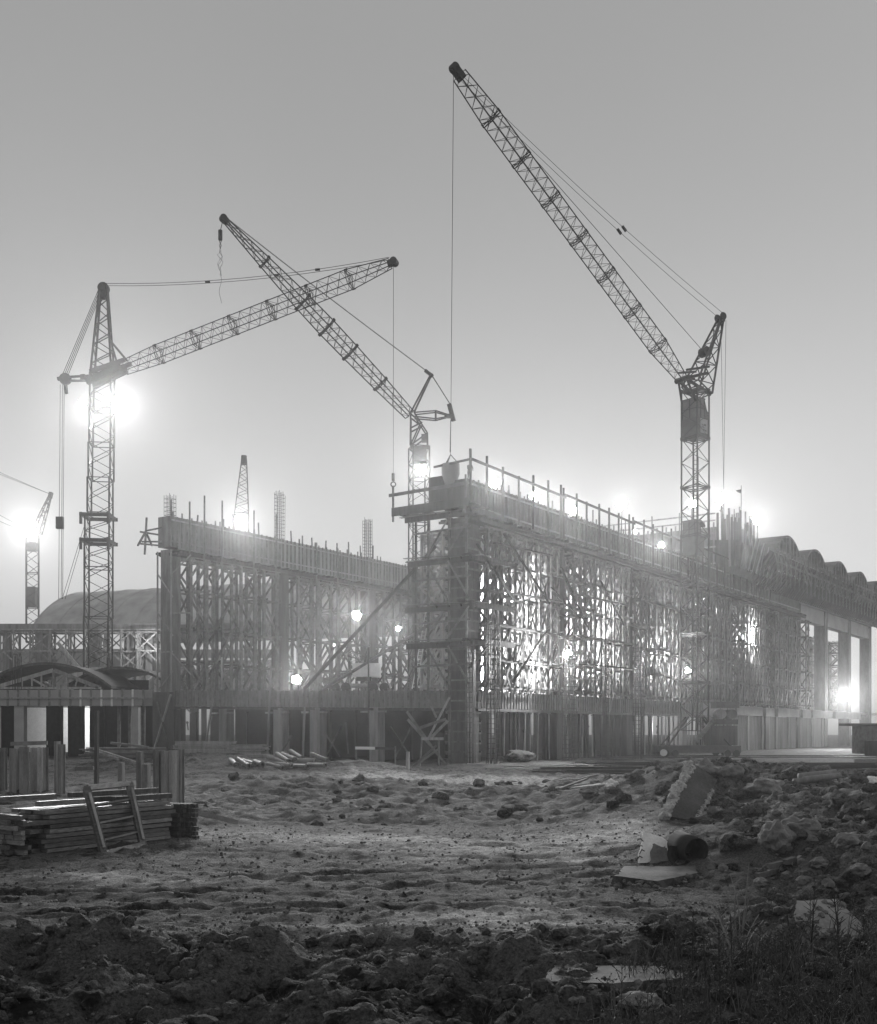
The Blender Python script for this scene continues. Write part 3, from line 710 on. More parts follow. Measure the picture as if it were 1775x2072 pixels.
for i in range(6):
    u0 = 84 + 16 * i
    m_ = M(); shell(m_, u0 + .1, u0 + 15.9, -2.5, 38, 29.2, 4.7, .35)
    sh = m_.build('roof_shell', 'shell_concrete', roof, smooth=False)
    m_ = M()
    for k in range(9):                    # edge boards following the arch
        a = (k / 8 - .5) * 15.2; rad = (7.9 ** 2 + 4.7 ** 2) / 9.4
        z = 29.2 + math.sqrt(rad * rad - a * a) - (rad - 4.7)
        m_.ubox(u0 + 8 + a - .09, u0 + 8 + a + .09, -2.62, -2.503, 28.9, z + .1)
    m_.build('edge_board_row', 'timber', sh)
    pr = M()
    for k in range(11):
        a = u0 + .7 + k * 1.45; pr.bar(L(a, -3.0, 27.6), L(a + R.uniform(-.5, .5), -2.0, 31.0), .17)
    pr.build('prop_row', 'timber', roof)
    for zz_, vv_ in ((28.4, -4.6), (30.0, -4.7)):
        sc_ = M(); sc_.bar(L(u0 - 6, vv_, zz_), L(u0 + 9.4, vv_, zz_ + R.uniform(-.2, .2)), .14, .3)
        for k in range(7): a = u0 - 5.6 + k * 2.3; sc_.bar(L(a, vv_, zz_ - 3.4), L(a + R.uniform(-.5, .5), vv_ - .1, zz_ + R.uniform(.2, 1.1)), .15); sc_.bar(L(a, vv_, zz_ - 2), L(a + 2.1 * R.choice((-1, 1)), vv_, zz_), .09, .2)
        sc_.build('edge_scaffold', 'plank', roof)
    for k in range(2):
        a = (k - .5) * 9; rad = (7.9 ** 2 + 4.7 ** 2) / 9.4; z = 29.55 + math.sqrt(rad * rad - a * a) - (rad - 4.7)
        mb('bar', L(u0 + 8 + a, R.uniform(-2, 8), z), L(u0 + 8 + a, R.uniform(-2, 8), z + R.uniform(.3, 1.1)), .14).build('crest_post', 'plank', sh)
    fm = mb('hexa', [L(u0 - 6.4, -.9, 25.6), L(u0 + 9.6, -.9, 25.6), L(u0 + 9.6, -.5, 25.6), L(u0 - 6.4, -.5, 25.6), L(u0 - 6.4, -4.2, 29.7), L(u0 + 9.6, -4.2, 29.7), L(u0 + 9.6, -3.8, 29.9), L(u0 - 6.4, -3.8, 29.9)]).build('slanting_formwork', 'dark_timber', roof)
    rb = M()
    for k in range(14):
        a = u0 - 6.2 + k * 1.16; rb.bar(L(a, -1.05, 24.8), L(a + .3, -4.25, 29.3 + R.uniform(-.2, .5)), .16, .22)
    rb.build('strut_row', 'dark_timber', fm)
# lit front of the roofed part facing the open hall
ef = thing('end_formwork', 'brightly lit timber front with rails closing the roofed far part', 'formwork', L(68, 18, 27))
mb('ubox', 68, 68.3, 1, 37, 29.2, 32.4).build('face_panel', 'timber', ef)
m_ = M(); v_ = 1.2
while v_ < 37: m_.ubox(67.82, 67.997, v_, v_ + .2, 22, 33.0 + R.uniform(-.2, .4)); v_ += 1.45
m_.build('upright_row', 'timber', ef)
for z in (24.5, 27.0, 29.4, 31.4, 33.2, 34.2): mb('ubox', 67.7, 67.817, 1, 37.5, z, z + .2).build('waling', 'timber', ef)
v_ = 2
while v_ < 37: mb('ubox', 67.55, 67.697, v_, v_ + .15, 32, 34.9).build('rail_post', 'plank', ef); v_ += 4.3
# ragged peak of boards and posts where the roofed part begins
pk = thing('formwork_peak', 'dark ragged clump of posts and boards at the peak of the roofed part', 'formwork', L(72, -1, 26))
mb('hexa', [L(68, -1, 25.6), L(83.5, -1, 25.6), L(83.5, 2, 25.6), L(68, 2, 25.6), L(68, -2.2, 30.2), L(83.5, -2.5, 29.2), L(83.5, 2, 29.2), L(68, 2, 30.6)]).build('board_stack', 'dark_formwork', pk)
for k in range(40):
    a = 67 + R.random() * 11; v_ = R.uniform(-2.6, 1.5)
    mb('bar', L(a, v_, 26.5), L(a + R.uniform(-.4, .4), v_, 33.2 + R.uniform(.2, 2.6) * (1 - (a - 67) / 16)), R.uniform(.16, .34)).build('post', 'dark_timber' if k % 3 else 'timber', pk)
for k in range(9):
    a = 68 + k * 1.7; mb('bar', L(a, -2.6, 26.2), L(a + R.uniform(1, 2.6), -3.1, 31.5 - k * .15), .1, .24).build('slanting_board', 'timber', pk)
fl = thing('flag_pole', 'thin pole with a small drooping flag above the far roof peak', 'flag pole', P(1500, 1060, 159))
mb('tube', P(1500, 1060, 159), P(1500, 982, 159), .07, .05, 6).build('pole_shaft', 'steel', fl)
m_ = M(); m_.prism([P(1500, 990, 159), P(1500, 999, 159), P(1491, 995, 159.3), P(1489, 992, 159.4)], (0, .06, 0)); m_.build('flag_cloth', 'cloth', fl)

# ---------------------------------------------------------------- low left wing with shallow vaults
Yw = 119.0
wing = thing('low_wing', 'low concrete wing with two shallow arched shells beyond the sheet piles', 'building', (-52, Yw, 0))
def wx(px, Y=Yw): return GX(px, Y)
def zz(py, Y=Yw): return CH + (HY - py) / F * Y
mb('box', (-75, Yw + .8, 6.3), (wx(308), Yw + 34, 7.2)).build('deck_slab', 'concrete', wing)
mb('box', (-75, Yw, zz(1428)), (wx(312), Yw + .55, zz(1396))).build('deck_edge', 'concrete', wing)
m_ = M(); x = -74.6; pal = M()
while x < wx(310):
    px = x / Yw * F + CX
    (pal if 160 < px < 290 and R.random() < .8 else m_).box((x, Yw - .1, zz(1429)), (x + .2, Yw - .003, zz(1397) + .1)); x += 1.14
m_.build('batten_row', 'plank', wing); pb_ = pal.build('batten_row', 'white_paint', wing); pb_['label'] = 'pale battens on the deck edge'
mb('box', (-75, Yw - .25, zz(1414)), (wx(312), Yw - .103, zz(1411))).build('waling', 'timber', wing)
for px, w in ((37, 1.05), (272, .75), (-60, 1.05)):
    mb('box', (wx(px) - w / 2, Yw + .2, -.3), (wx(px) + w / 2, Yw + 1.2, zz(1428))).build('column', 'concrete', wing)
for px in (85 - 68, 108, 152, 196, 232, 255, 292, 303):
    mb('box', (GX(px, 129) - .85, 129, -.3), (GX(px, 129) + .85, 130, 6.3)).build('column', 'pit', wing)  # shade under the deck put into these columns' near-black colour
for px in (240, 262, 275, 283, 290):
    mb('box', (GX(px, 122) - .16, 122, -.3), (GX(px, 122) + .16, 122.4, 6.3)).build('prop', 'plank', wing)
mb('box', (-75, 152, -.3), (-46, 152.4, 6.2)).build('bright_back_wall', 'white_paint', wing)  # white wall added so the openings under the deck look lit
mb('box', (GX(215, 134), 134, -.3), (GX(330, 134), 134.4, 6.2)).build('shade_partition', 'pit', wing)  # near-black panel added as shade under the deck
def arch(parent, cx, Y, half, rise, zb, th, dep, name, mat):
    n = 18; rad = (half * half + rise * rise) / (2 * rise); vs = []; fs = []
    for y_ in (Y, Y + dep):
        for k in (th, 0):
            for i in range(n + 1):
                x = -half + 2 * half * i / n; vs.append((cx + x, y_, zb + math.sqrt(max(0, rad * rad - x * x)) - (rad - rise) + k))
    N = n + 1; q = 2 * N
    for i in range(n):
        fs += [(i, i + 1, q + i + 1, q + i), (N + i, q + N + i, q + N + i + 1, N + i + 1), (i, N + i, N + i + 1, i + 1), (q + i, q + i + 1, q + N + i + 1, q + N + i)]
    fs += [(0, q, q + N, N), (n, N + n, q + N + n, q + n)]
    m_ = M(); m_.add(vs, fs); return m_.build(name, mat, parent)
arch(wing, wx(92, 121), 121, 7.3, 2.6, zz(1393, 121), .32, 14, 'roof_shell', 'dark_timber')
arch(wing, wx(240, 127), 127, 6.0, 2.1, zz(1390, 127), .3, 14, 'roof_shell', 'dark_timber')
arch(wing, wx(-55, 122), 122, 4.6, 2.0, zz(1393, 122), .3, 14, 'roof_shell', 'dark_timber')
mb('box', (wx(150, 133), 133, 7.2), (wx(300, 133), 133.3, 9.2)).build('gable_infill', 'pit', wing)
tr = thing('timber_truss', 'pale timber roof truss under the larger shallow arch of the low wing', 'truss', P(100, 1392, 120.6))
for a, b_, w in (((-6, 1390), (108, 1356), .42), ((110, 1356), (200, 1391), .42), ((-6, 1392), (205, 1392), .25), ((109, 1356), (109, 1391), .3), ((60, 1371), (95, 1390), .22), ((65, 1388), (65, 1371), .16), ((45, 1389), (45, 1377), .16), ((84, 1390), (84, 1364), .16), ((152, 1373), (120, 1390), .22), ((137, 1389), (139, 1368), .16), ((153, 1389), (157, 1374), .16), ((172, 1390), (176, 1382), .16)):
    mb('bar', P(*a, 120.5), P(*b_, 120.5), .12, w).build('truss_member', 'timber', tr)
rh = thing('rebar_hoops', 'looped reinforcement bars standing on the low wing\'s deck edge', 'reinforcement', P(34, 1395, 118.6))
for k, px in enumerate((26, 30, 35, 38)):
    pts = [P(px, 1396, 118.6 + .2 * k), P(px, 1330, 118.6 + .2 * k), P(px + 1.5, 1323, 118.6 + .2 * k), P(px + 4, 1323, 118.6 + .2 * k), P(px + 5.5, 1330, 118.6 + .2 * k), P(px + 5.5, 1396, 118.6 + .2 * k)]
    mb('path', pts, .035, 5).build('reinforcing_bar', 'steel', rh)
# ---------------------------------------------------------------- hazy second hall on the left, behind
Yf = 176.0
fh = thing('second_hall', 'hazy second hall at the left with a large pale barrel roof', 'building', (-70, 190, 0))
ax = Vector((.94, -.34, 0)).normalized(); bx = Vector((.34, .94, 0)).normalized(); o0 = Vector((GX(62, 200), 200, CH + (HY - 1270) / F * 200))
vs = []; fs = []; nA, nL, half, rise = 22, 12, 17.5, 8.4; rad = (half * half + rise * rise) / (2 * rise)
for layer in (0, -.5):
    for j in range(nL + 1):
        for i in range(nA + 1):
            a = -half + 2 * half * i / nA
            vs.append(o0 + ax * (78 * j / nL) + bx * (a + half) + Vector((0, 0, math.sqrt(rad * rad - a * a) - (rad - rise) + layer)))
NN = (nA + 1) * (nL + 1)
def ix(j, i, l=0): return l * NN + j * (nA + 1) + i
for j in range(nL):
    for i in range(nA):
        fs += [(ix(j, i), ix(j, i + 1), ix(j + 1, i + 1), ix(j + 1, i)), (ix(j, i, 1), ix(j + 1, i, 1), ix(j + 1, i + 1, 1), ix(j, i + 1, 1))]
for i in range(nA): fs += [(ix(0, i), ix(0, i, 1), ix(0, i + 1, 1), ix(0, i + 1)), (ix(nL, i), ix(nL, i + 1), ix(nL, i + 1, 1), ix(nL, i, 1))]
for j in range(nL): fs += [(ix(j, 0), ix(j + 1, 0), ix(j + 1, 0, 1), ix(j, 0, 1)), (ix(j, nA), ix(j, nA, 1), ix(j + 1, nA, 1), ix(j + 1, nA))]
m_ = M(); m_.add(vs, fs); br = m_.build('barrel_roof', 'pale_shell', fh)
rb = M()
for j in range(14):
    pts = []
    for i in range(0, nA // 2 + 1):
        a = -half + 2 * half * i / nA; pts.append(o0 + ax * (5.5 * j + .4) + bx * (a + half) + Vector((0, 0, math.sqrt(rad * rad - a * a) - (rad - rise) + .08)))
    rb.path(pts, .05, 4)
rb.build('roof_seam_row', 'pale_shell', br)
for k in range(11):
    p = o0 + ax * (34 + 4 * k) + bx * half + Vector((0, 0, rise)); mb('bar', p, p + Vector((0, 0, 2.2)), .12).build('ridge_post', 'plank', br)
mb('box', (-85, Yf, zz(1276, Yf)), (GX(318, Yf), Yf + 2.2, zz(1262, Yf))).build('eaves_beam', 'formwork', fh)
mb('box', (-85, Yf + 14, 6), (GX(318, Yf), Yf + 14.5, zz(1300, Yf))).build('rear_wall', 'concrete', fh)
for px in (10, 78, 92, 190, 262, 300): mb('box', (GX(px, Yf) - .55, Yf + .4, 4), (GX(px, Yf) + .55, Yf + 1.6, zz(1276, Yf))).build('column', 'formwork', fh)
protoC = [make_tower(s, 3.2, 2.6, zz(1276, Yf) - 9.2, 3, 'x', pr=.2) for s in (21, 22, 23)]
for k in range(9):
    put(protoC[k % 3], (GX(-6 + k * 36, Yf), Yf - 1.2 + .6 * (k % 2), 9.2), 0, 'hazy falsework tower before the barrel-roofed hall, %s from its outer end' % ORD[k], 'falsework towers before the barrel-roofed hall')
mb('box', (GX(330, 166), 166.2, 14.2), (GX(560, 166), 168.6, 15.4)).build('eaves_beam', 'formwork', fh)
mb('box', (GX(325, 172), 172, 6.8), (GX(640, 172), 172.4, 12.6)).build('boarded_screen', 'plank', fh)
for k in range(7):
    o = put(protoC[k % 3], (GX(335 + k * 34, 166), 164.6 + .8 * (k % 2), 6.8), 0, 'hazy falsework tower seen through the left-hand falsework, %s from the left end column' % ORD[k], 'falsework towers seen through the left-hand falsework', .68)
m_ = M(); m_.bar(P(117, 1300, 170), P(160, 1352, 170), .5); m_.bar(P(150, 1365, 168), P(205, 1366, 168), 1.2, 2.4)
solo('slanting_chute', m_, 'timber', 'pale slanting timber chute before the hazy second hall', 'chute', P(117, 1300, 170))
# ---------------------------------------------------------------- cranes
def rope(p, q, r=.035, sag=0.0, n=10):
    m_ = M()
    if sag == 0: m_.bar(p, q, r * 2)
    else: m_.path([Vector(p).lerp(Vector(q), i / n) - Vector((0, 0, sag * 4 * (i / n) * (1 - i / n))) for i in range(n + 1)], r, 4)
    return m_
def sheave(par, c, axis, r, w=.25, mat='steel'):
    m_ = M(); d = Vector(axis).normalized() * w / 2; c = Vector(c); m_.tube(c - d, c + d, r, n=16); m_.ring(c, axis, r * 1.02, r * .14, 16, 5)
    return m_.build('sheave', mat, par)
def jib(par, p, q, w, secs, side, cr, lr, tip=.35, root=.5, n=8):
    """lattice jib in bolted sections: tapered root and tip, constant between"""
    p = Vector(p); q = Vector(q)
    for k in range(secs):
        a, b_ = p.lerp(q, k / secs), p.lerp(q, (k + 1) / secs)
        w0 = w * (root if k == 0 else 1); w1 = w * (tip if k == secs - 1 else 1)
        if k == 0: w1 = w
        m_ = M(); m_.lattice(a, b_, w0, w1, n, cr, lr, side, ends=True)
        d = (b_ - a).normalized()
        if k < secs - 1:                  # heavier frame at the joint
            m_.lattice(b_ - d * .22, b_ + d * .22, w1 * 1.04, w1 * 1.04, 1, cr * 1.1, lr * 1.3, side)
        m_.build('jib_section', 'steel', par)
# --- right crane
Yr = 125.0
rb_ = Vector((GX(1407, Yr), Yr, .4))
cr = thing('luffing_crane', 'tall crane on rails with long raised jib and two glazed cabs at the right-hand wall', 'crane', rb_, math.radians(40), 'cranes over the building site')
A45 = Vector((math.cos(math.radians(40)), math.sin(math.radians(40)), 0))
zt = CH + (HY - 790) / F * Yr
zs = [3.0, 8.6, 14.2, 19.8, 25.4, 31.0, 36.6, zt]
for k in range(len(zs) - 1):
    a = Vector((rb_.x + (zs[k] < 20) * -.12, Yr, zs[k])); b_ = Vector((rb_.x, Yr, zs[k + 1]))
    m_ = M(); w = 2.2
    m_.lattice(a, b_, w, w, 4, .14, .065, A45); m_.lattice(b_ - Vector((0, 0, .2)), b_ + Vector((0, 0, .12)), w * 1.03, w * 1.03, 1, .16, .08, A45)
    m_.build('mast_section', 'steel', cr)
ld = M(); q0 = rb_ + Vector((.1, 0, 0))
for s_ in (-.25, .25): ld.bar(q0 + Vector((s_, 0, 4)), q0 + Vector((s_, 0, zt - 8)), .07)
z = 4.2
while z < zt - 8: ld.bar(q0 + Vector((-.25, 0, z)), q0 + Vector((.25, 0, z)), .05); z += .5
ld.build('ladder', 'steel', cr)
# undercarriage, winch and ballast
for s_ in (-1, 1): mb('box', (rb_.x - 4.4, Yr + s_ * 2.1 - .35, .5), (rb_.x + 4.6, Yr + s_ * 2.1 + .35, 1.3)).build('chassis_beam', 'painted_steel', cr)
for s_ in (-1, 1): mb('box', (rb_.x + s_ * 3.6 - .4, Yr - 2.6, .55), (rb_.x + s_ * 3.6 + .4, Yr + 2.6, 1.25)).build('cross_beam', 'painted_steel', cr)
for sx in (-3.9, -2.9, 3.0, 4.0):
    for sy in (-2.6, 2.6): mb('tube', (rb_.x + sx, Yr + sy - .15, .45), (rb_.x + sx, Yr + sy + .15, .45), .4, n=16).build('wheel', 'steel', cr)
mb('tube', P(1343, 1523, 121) + Vector((0, -.15, 0)), P(1343, 1523, 121) + Vector((0, .15, 0)), .38, n=20).build('cable_reel', 'white_paint', cr)
bl = mb('box', (rb_.x + 1.4, Yr - 1.7, 1.35), (rb_.x + 4.4, Yr + 1.7, 3.6)).build('ballast_box', 'dark_formwork', cr)
wn = mb('box', (rb_.x + 2.2, Yr - 1.2, 3.7), (rb_.x + 4.6, Yr + 1.2, 4.3)).build('winch_frame', 'painted_steel', cr)
for k in range(2):
    mb('tube', (rb_.x + 2.8 + 1.2 * k, Yr - 1.0, 4.9), (rb_.x + 2.8 + 1.2 * k, Yr + 1.0, 4.9), .55, n=16).build('winch_drum', 'formwork', wn)
mb('box', (rb_.x + 2.1, Yr - 1.3, 5.6), (rb_.x + 4.7, Yr + 1.3, 6.3)).build('winch_cover', 'painted_steel', wn)
mb('bar', P(1408, 1500, Yr - 1.5), P(1446, 1455, Yr - 1.5), .35, .5).build('stair_brace', 'plank', cr)
for s_ in ((-3.6, -2), (3.6, -2), (-3.6, 2), (3.6, 2)): mb('bar', (rb_.x + s_[0], Yr + s_[1], 1.2), (rb_.x + s_[0] * .25, Yr + s_[1] * .3, 4.6), .16).build('mast_stay', 'steel', cr)
# cabs: local frame with the corner towards the viewer
def cab(par, c, w, zf, zsill, zr, slope, sign):
    B45 = Vector((-A45.y, A45.x, 0)); c = Vector(c)
    def q(a, b_, z): return Vector((c.x, c.y, 0)) + A45 * a + B45 * b_ + Vector((0, 0, z))
    h = w / 2
    body = mb('hexa', [q(-h, -h, zf), q(h, -h, zf), q(h, h, zf), q(-h, h, zf), q(-h, -h, zsill), q(h, -h, zsill), q(h, h, zsill), q(-h, h, zsill)]).build('cab', 'painted_steel', par)
    g = h - .08
    mb('hexa', [q(-g, -g, zsill), q(g * .25, -g, zsill), q(g * .25, g, zsill), q(-g, g, zsill), q(-g, -g, zr), q(g * .25, -g, zr), q(g * .25, g, zr), q(-g, g, zr)]).build('cab_glazing', 'glass', body)
    fr = M()
    for a in (-h + .05, -h * .35, h * .3):
        for b_ in (-h + .05, 0, h - .05):
            if abs(a + h * .35) < .01 and b_ == 0: continue
            fr.bar(q(a, b_, zsill), q(a, b_, zr), .09)
    for b_ in (-h + .05, h - .05): fr.bar(q(-h, b_, (zsill + zr) / 2), q(h * .3, b_, (zsill + zr) / 2), .07)
    for a in (-h + .05,): fr.bar(q(a, -h, (zsill + zr) / 2), q(a, h, (zsill + zr) / 2), .07)
    fr.build('cab_window_frame', 'steel', body)
    e = h + .08
    rf = M()
    if slope:
        rf.hexa([q(h * .3, -h, zsill), q(h, -h, zsill), q(h, h, zsill), q(h * .3, h, zsill), q(h * .3, -h, zr), q(h, -h, zr - slope), q(h, h, zr - slope), q(h * .3, h, zr)])
    rf.hexa([q(-e, -e, zr), q(h * .3, -e, zr), q(h * .3, e, zr), q(-e, e, zr), q(-e, -e, zr + .16), q(h * .3, -e, zr + .16), q(h * .3, e, zr + .16), q(-e, e, zr + .16)])
    if not slope: rf.hexa([q(h * .3, -e, zr), q(e, -e, zr - .5), q(e, e, zr - .5), q(h * .3, e, zr), q(h * .3, -e, zr + .16), q(e, -e, zr - .34), q(e, e, zr - .34), q(h * .3, e, zr + .16)])
    rf.build('cab_roof', 'painted_steel', body)
    if sign:
        o_ = -h - .03
        sg = mb('hexa', [q(-h * .45, o_, zf + .35), q(h * .75, o_, zf + .35), q(h * .75, o_ + .025, zf + .35), q(-h * .45, o_ + .025, zf + .35), q(-h * .45, o_, zsill - .1), q(h * .75, o_, zsill - .1), q(h * .75, o_ + .025, zsill - .1), q(-h * .45, o_ + .025, zsill - .1)]).build('sign_panel', 'sign_white', body)
        mk = M(); zc = (zf + zsill) / 2
        for a0, a1, z0, z1 in ((-.28, -.05, .22, .3), (-.08, 0, .02, .3), (.14, .42, .14, .36), (-.3, .1, -.08, 0), (-.36, -.12, -.32, -.24), (-.02, .2, -.42, -.24), (.3, .52, -.46, -.28), (.05, .24, -.12, -.06)):
            mk.hexa([q(a0 * h, o_ - .03, zc + z0), q(a1 * h, o_ - .03, zc + z0), q(a1 * h, o_ - .003, zc + z0), q(a0 * h, o_ - .003, zc + z0), q(a0 * h, o_ - .03, zc + z1), q(a1 * h, o_ - .03, zc + z1), q(a1 * h, o_ - .003, zc + z1), q(a0 * h, o_ - .003, zc + z1)])
        mk.build('sign_lettering', 'steel', sg)
def zr_(py): return CH + (HY - py) / F * Yr
cab(cr, rb_, 2.16, zr_(886), zr_(850), zr_(813), 1.9, True)
cab(cr, rb_ + Vector((-.25, -.2, 0)), 1.75, zr_(1126), zr_(1090), zr_(1058), 0, False)
Jf = Vector((GX(1381, 124.2), 124.2, zr_(772))); Jt = P(930, 152, 108)
hd = (Jt - Jf); hd.z = 0; hd.normalize(); sd = Vector((-hd.y, hd.x, 0))
jib(cr, Jf, Jt, 1.5, 8, sd, .085, .04, tip=.7, root=.55, n=8)
tp = Jt + (Jt - Jf).normalized() * .8
m_ = M(); dd = (Jt - Jf).normalized(); m_.bar(Jt - dd * .5, Jt + dd * .8, .7, .75, up=(0, 0, 1)); m_.tube(tp - sd * .35, tp + sd * .35, .45, n=14); m_.build('jib_head', 'steel', cr)
# slewing top and apex frame
apx = P(1458, 648, 128.5)
m_ = M(); base = Vector((rb_.x + .2, Yr, zt)); m_.lattice(base, apx, 2.5, .5, 8, .17, .09, sd); m_.build('apex_frame', 'steel', cr)
m_ = M()
for s_ in (-1.05, 1.05):
    m_.bar(Vector((rb_.x, Yr, zr_(800))) + sd * s_ - hd * 1.4, Jf + sd * s_ * .5, .28); m_.bar(Vector((rb_.x, Yr, zr_(820))) + sd * s_ + hd * 1.0, Jf + sd * s_ * .6, .24)
    m_.bar(Jf + sd * s_ * .5, base + Vector((0, 0, 1.8)) + sd * s_ - hd * .6, .3); m_.bar(Jf + sd * s_ * .6 + Vector((0, 0, .9)), base + Vector((0, 0, 2.6)) + sd * s_ - hd * .9, .22)
m_.tube(Jf - sd * 1.0, Jf + sd * 1.0, .3, n=10); m_.bar(base + sd * .9, base - sd * .9, .4, .5)
m_.build('jib_hinge', 'steel', cr)
ap = M(); ap.bar(apx - sd * .5, apx + sd * .5, .5); ap = ap.build('apex_head', 'steel', cr)
for s_ in (-.45, .45): sheave(ap, apx + sd * s_ + Vector((0, 0, .35)), sd, .42)
mb('tube', base.lerp(apx, .52) + hd * .8 - sd * .5, base.lerp(apx, .52) + hd * .8 + sd * .5, .55, n=12).build('hoist_drum', 'steel', cr)
for s_ in (-.5, .5): rope(apx + sd * s_ + Vector((0, 0, .6)), Jt + sd * s_ * .6 - dd * .3, .03, .6).build('pendant_rope', 'rope', cr)
rope(base.lerp(apx, .52) + hd * .9, Jt.lerp(Jf, .12) + Vector((0, 0, .9)), .022).build('luffing_rope', 'rope', cr)
for s_ in (-.4, .4):
    p = apx.lerp(Jt, .42) + sd * s_ - Vector((0, 0, .6 * 4 * .42 * .58 - .3)); mb('bar', p - dd * .35, p + dd * .35, .22).build('rope_coupling', 'steel', cr)
    rope(apx + sd * s_ - hd * .5, Vector((rb_.x + 3.3 - s_, Yr, 5.0)), .022).build('back_rope', 'rope', cr)
skip_top = P(912, 920, 101.0)
hs = Vector((skip_top.x, skip_top.y, skip_top.z))
rope(Vector((Jt.x - .6, Jt.y - .6, Jt.z + .1)), hs, .022).build('hoist_rope', 'rope', cr)
# --- left crane
Yl = 140.0
lb = Vector((GX(203, Yl), Yl, 6.0)); cl = thing('luffing_crane', 'tall crane with tapered head tower, tail arm and low-slanting jib at the left', 'crane', lb, 0, 'cranes over the building site')
def zl(py): return CH + (HY - py) / F * Yl
AX = Vector((1, .12, 0)).normalized()
for z0, z1, w0, px in ((6.5, zl(1250), 3.0, 199), (zl(1250), zl(1150), 3.0, 200), (zl(1150), zl(1100), 3.0, 200), (zl(1095), zl(1046), 3.0, 201), (zl(1040), zl(970), 2.7, 203), (zl(970), zl(900), 2.7, 205), (zl(900), zl(830), 2.65, 206), (zl(830), zl(760), 2.6, 207)):
    m_ = M(); a = Vector((GX(px, Yl), Yl, z0)); b_ = Vector((GX(px, Yl), Yl, z1)); m_.lattice(a, b_, w0, w0, max(3, int((z1 - z0) / 1.5)), .2, .08, AX); m_.build('mast_section', 'steel', cl)
for py in (1046, 1097):
    m_ = M(); c_ = Vector((GX(200, Yl), Yl, zl(py)))
    for s_ in (-1, 1): m_.bar(c_ + AX * -1.9 + Vector((0, s_ * 1.65, 0)), c_ + AX * 1.9 + Vector((0, s_ * 1.65, 0)), .25, .45); m_.bar(c_ + Vector((s_ * 1.65, -1.8, 0)), c_ + Vector((s_ * 1.65, 1.8, 0)), .25, .45)
    for s_ in (-1, 1): m_.bar(c_ + Vector((s_ * 1.75, -1.7, -1.2)), c_ + Vector((s_ * 1.75, -1.7, .3)), .28); 
    m_.build('climbing_collar', 'steel', cl)
hb = Vector((GX(208, Yl), Yl, zl(762))); ha = Vector((GX(210, Yl), Yl, zl(590)))
m_ = M(); m_.lattice(hb, ha, 2.6, .95, 9, .24, .11, AX); m_.build('head_tower', 'steel', cl)
m_ = M(); m_.tube(ha + Vector((0, -.4, .4)), ha + Vector((0, .4, .4)), .7, n=16); m_.bar(ha - Vector((0, 0, .9)), ha + Vector((0, 0, .7)), 1.0, .9); hh = m_.build('tower_head', 'steel', cl)
ct = Vector((GX(127, Yl), Yl + 1.0, zl(762)))
m_ = M(); m_.bar(hb + Vector((-1, 0, .15)), ct + Vector((0, 0, .25)), .26); m_.bar(hb + Vector((-1, 0, -.55)), ct + Vector((0, 0, -.2)), .26); m_.bar(hb + Vector((-2.4, 0, -.5)), hb + Vector((-2.4, 0, .2)), .6, .8); m_.build('tail_arm', 'steel', cl)
ts = M(); ts.tube(ct + Vector((0, -.25, 0)), ct + Vector((0, .25, 0)), .75, n=16); ts.bar(ct + Vector((-1.0, 0, 0)), ct + Vector((.2, 0, .3)), .4); ts.bar(ct, ct + Vector((.15, 0, -1.9)), .3); ts.build('tail_sheave', 'steel', cl)
j0 = Vector((GX(250, 139), 139, zl(750))); j1 = P(790, 533, 130)
hd2 = (j1 - j0); hd2.z = 0; hd2.normalize(); s2 = Vector((-hd2.y, hd2.x, 0))
m_ = M()
for s_ in (-.8, .8): m_.bar(hb + s2 * s_ + Vector((-1.6, 0, -.9)), j0 + s2 * s_, .5, .8); m_.bar(hb + s2 * s_ + Vector((-1.2, 0, .4)), j0 + s2 * s_ + Vector((.6, 0, .8)), .35, .5)
m_.build('jib_foot', 'steel', cl)
mb('bar', hb + Vector((1.0, 0, 4.6)), j0 + Vector((.5, 0, .9)), .22).build('foot_stay', 'steel', cl)
mb('bar', hb + Vector((1.0, 0, 4.6)), j0 + Vector((-.8, 0, .6)), .18).build('foot_stay', 'steel', cl)
jib(cl, j0, j1, 1.75, 7, s2, .085, .04, tip=.5, root=.75, n=7)
d2 = (j1 - j0).normalized()
m_ = M(); m_.bar(j1 - d2 * .3, j1 + d2 * .8, .7, .65); m_.tube(j1 + d2 * .5 - s2 * .5, j1 + d2 * .5 + s2 * .5, .45, n=14); m_.build('jib_head', 'steel', cl)
for s_ in (-.35, .35): rope(ha + Vector((.4, s_, .9)), j1 + s2 * s_ + Vector((0, 0, .6)), .035, .9).build('pendant_rope', 'rope', cl)
for t in (.38, .62, .76): mb('bar', ha.lerp(j1, t) + Vector((-.3, 0, .75 - .9 * 4 * t * (1 - t))), ha.lerp(j1, t) + Vector((.3, 0, .8 - .9 * 4 * t * (1 - t))), .22).build('rope_coupling', 'steel', cl)
for k in range(4): rope(ha + Vector((-.5, -.3 + .2 * k, .3 - .2 * k)), ct + Vector((-.35 + .22 * k, -.1 + .06 * k, .5)), .03).build('tail_rope', 'rope', cl)
rope(ha + Vector((-.3, 0, -1)), Vector((GX(178, Yl), Yl, zl(770))), .02).build('tail_rope', 'rope', cl)
for px in (119, 124, 127): rope(P(px + 3, 778, Yl + 1), P(px, 1212, Yl + 1), .026).build('back_rope', 'rope', cl)
for (x0, y0, x1, y1) in ((172, 1060, 126, 1212), (174, 1068, 132, 1212), (178, 1030, 168, 1262)): rope(P(x0, y0, Yl), P(x1, y1, Yl + 1), .022).build('guy_rope', 'rope', cl)
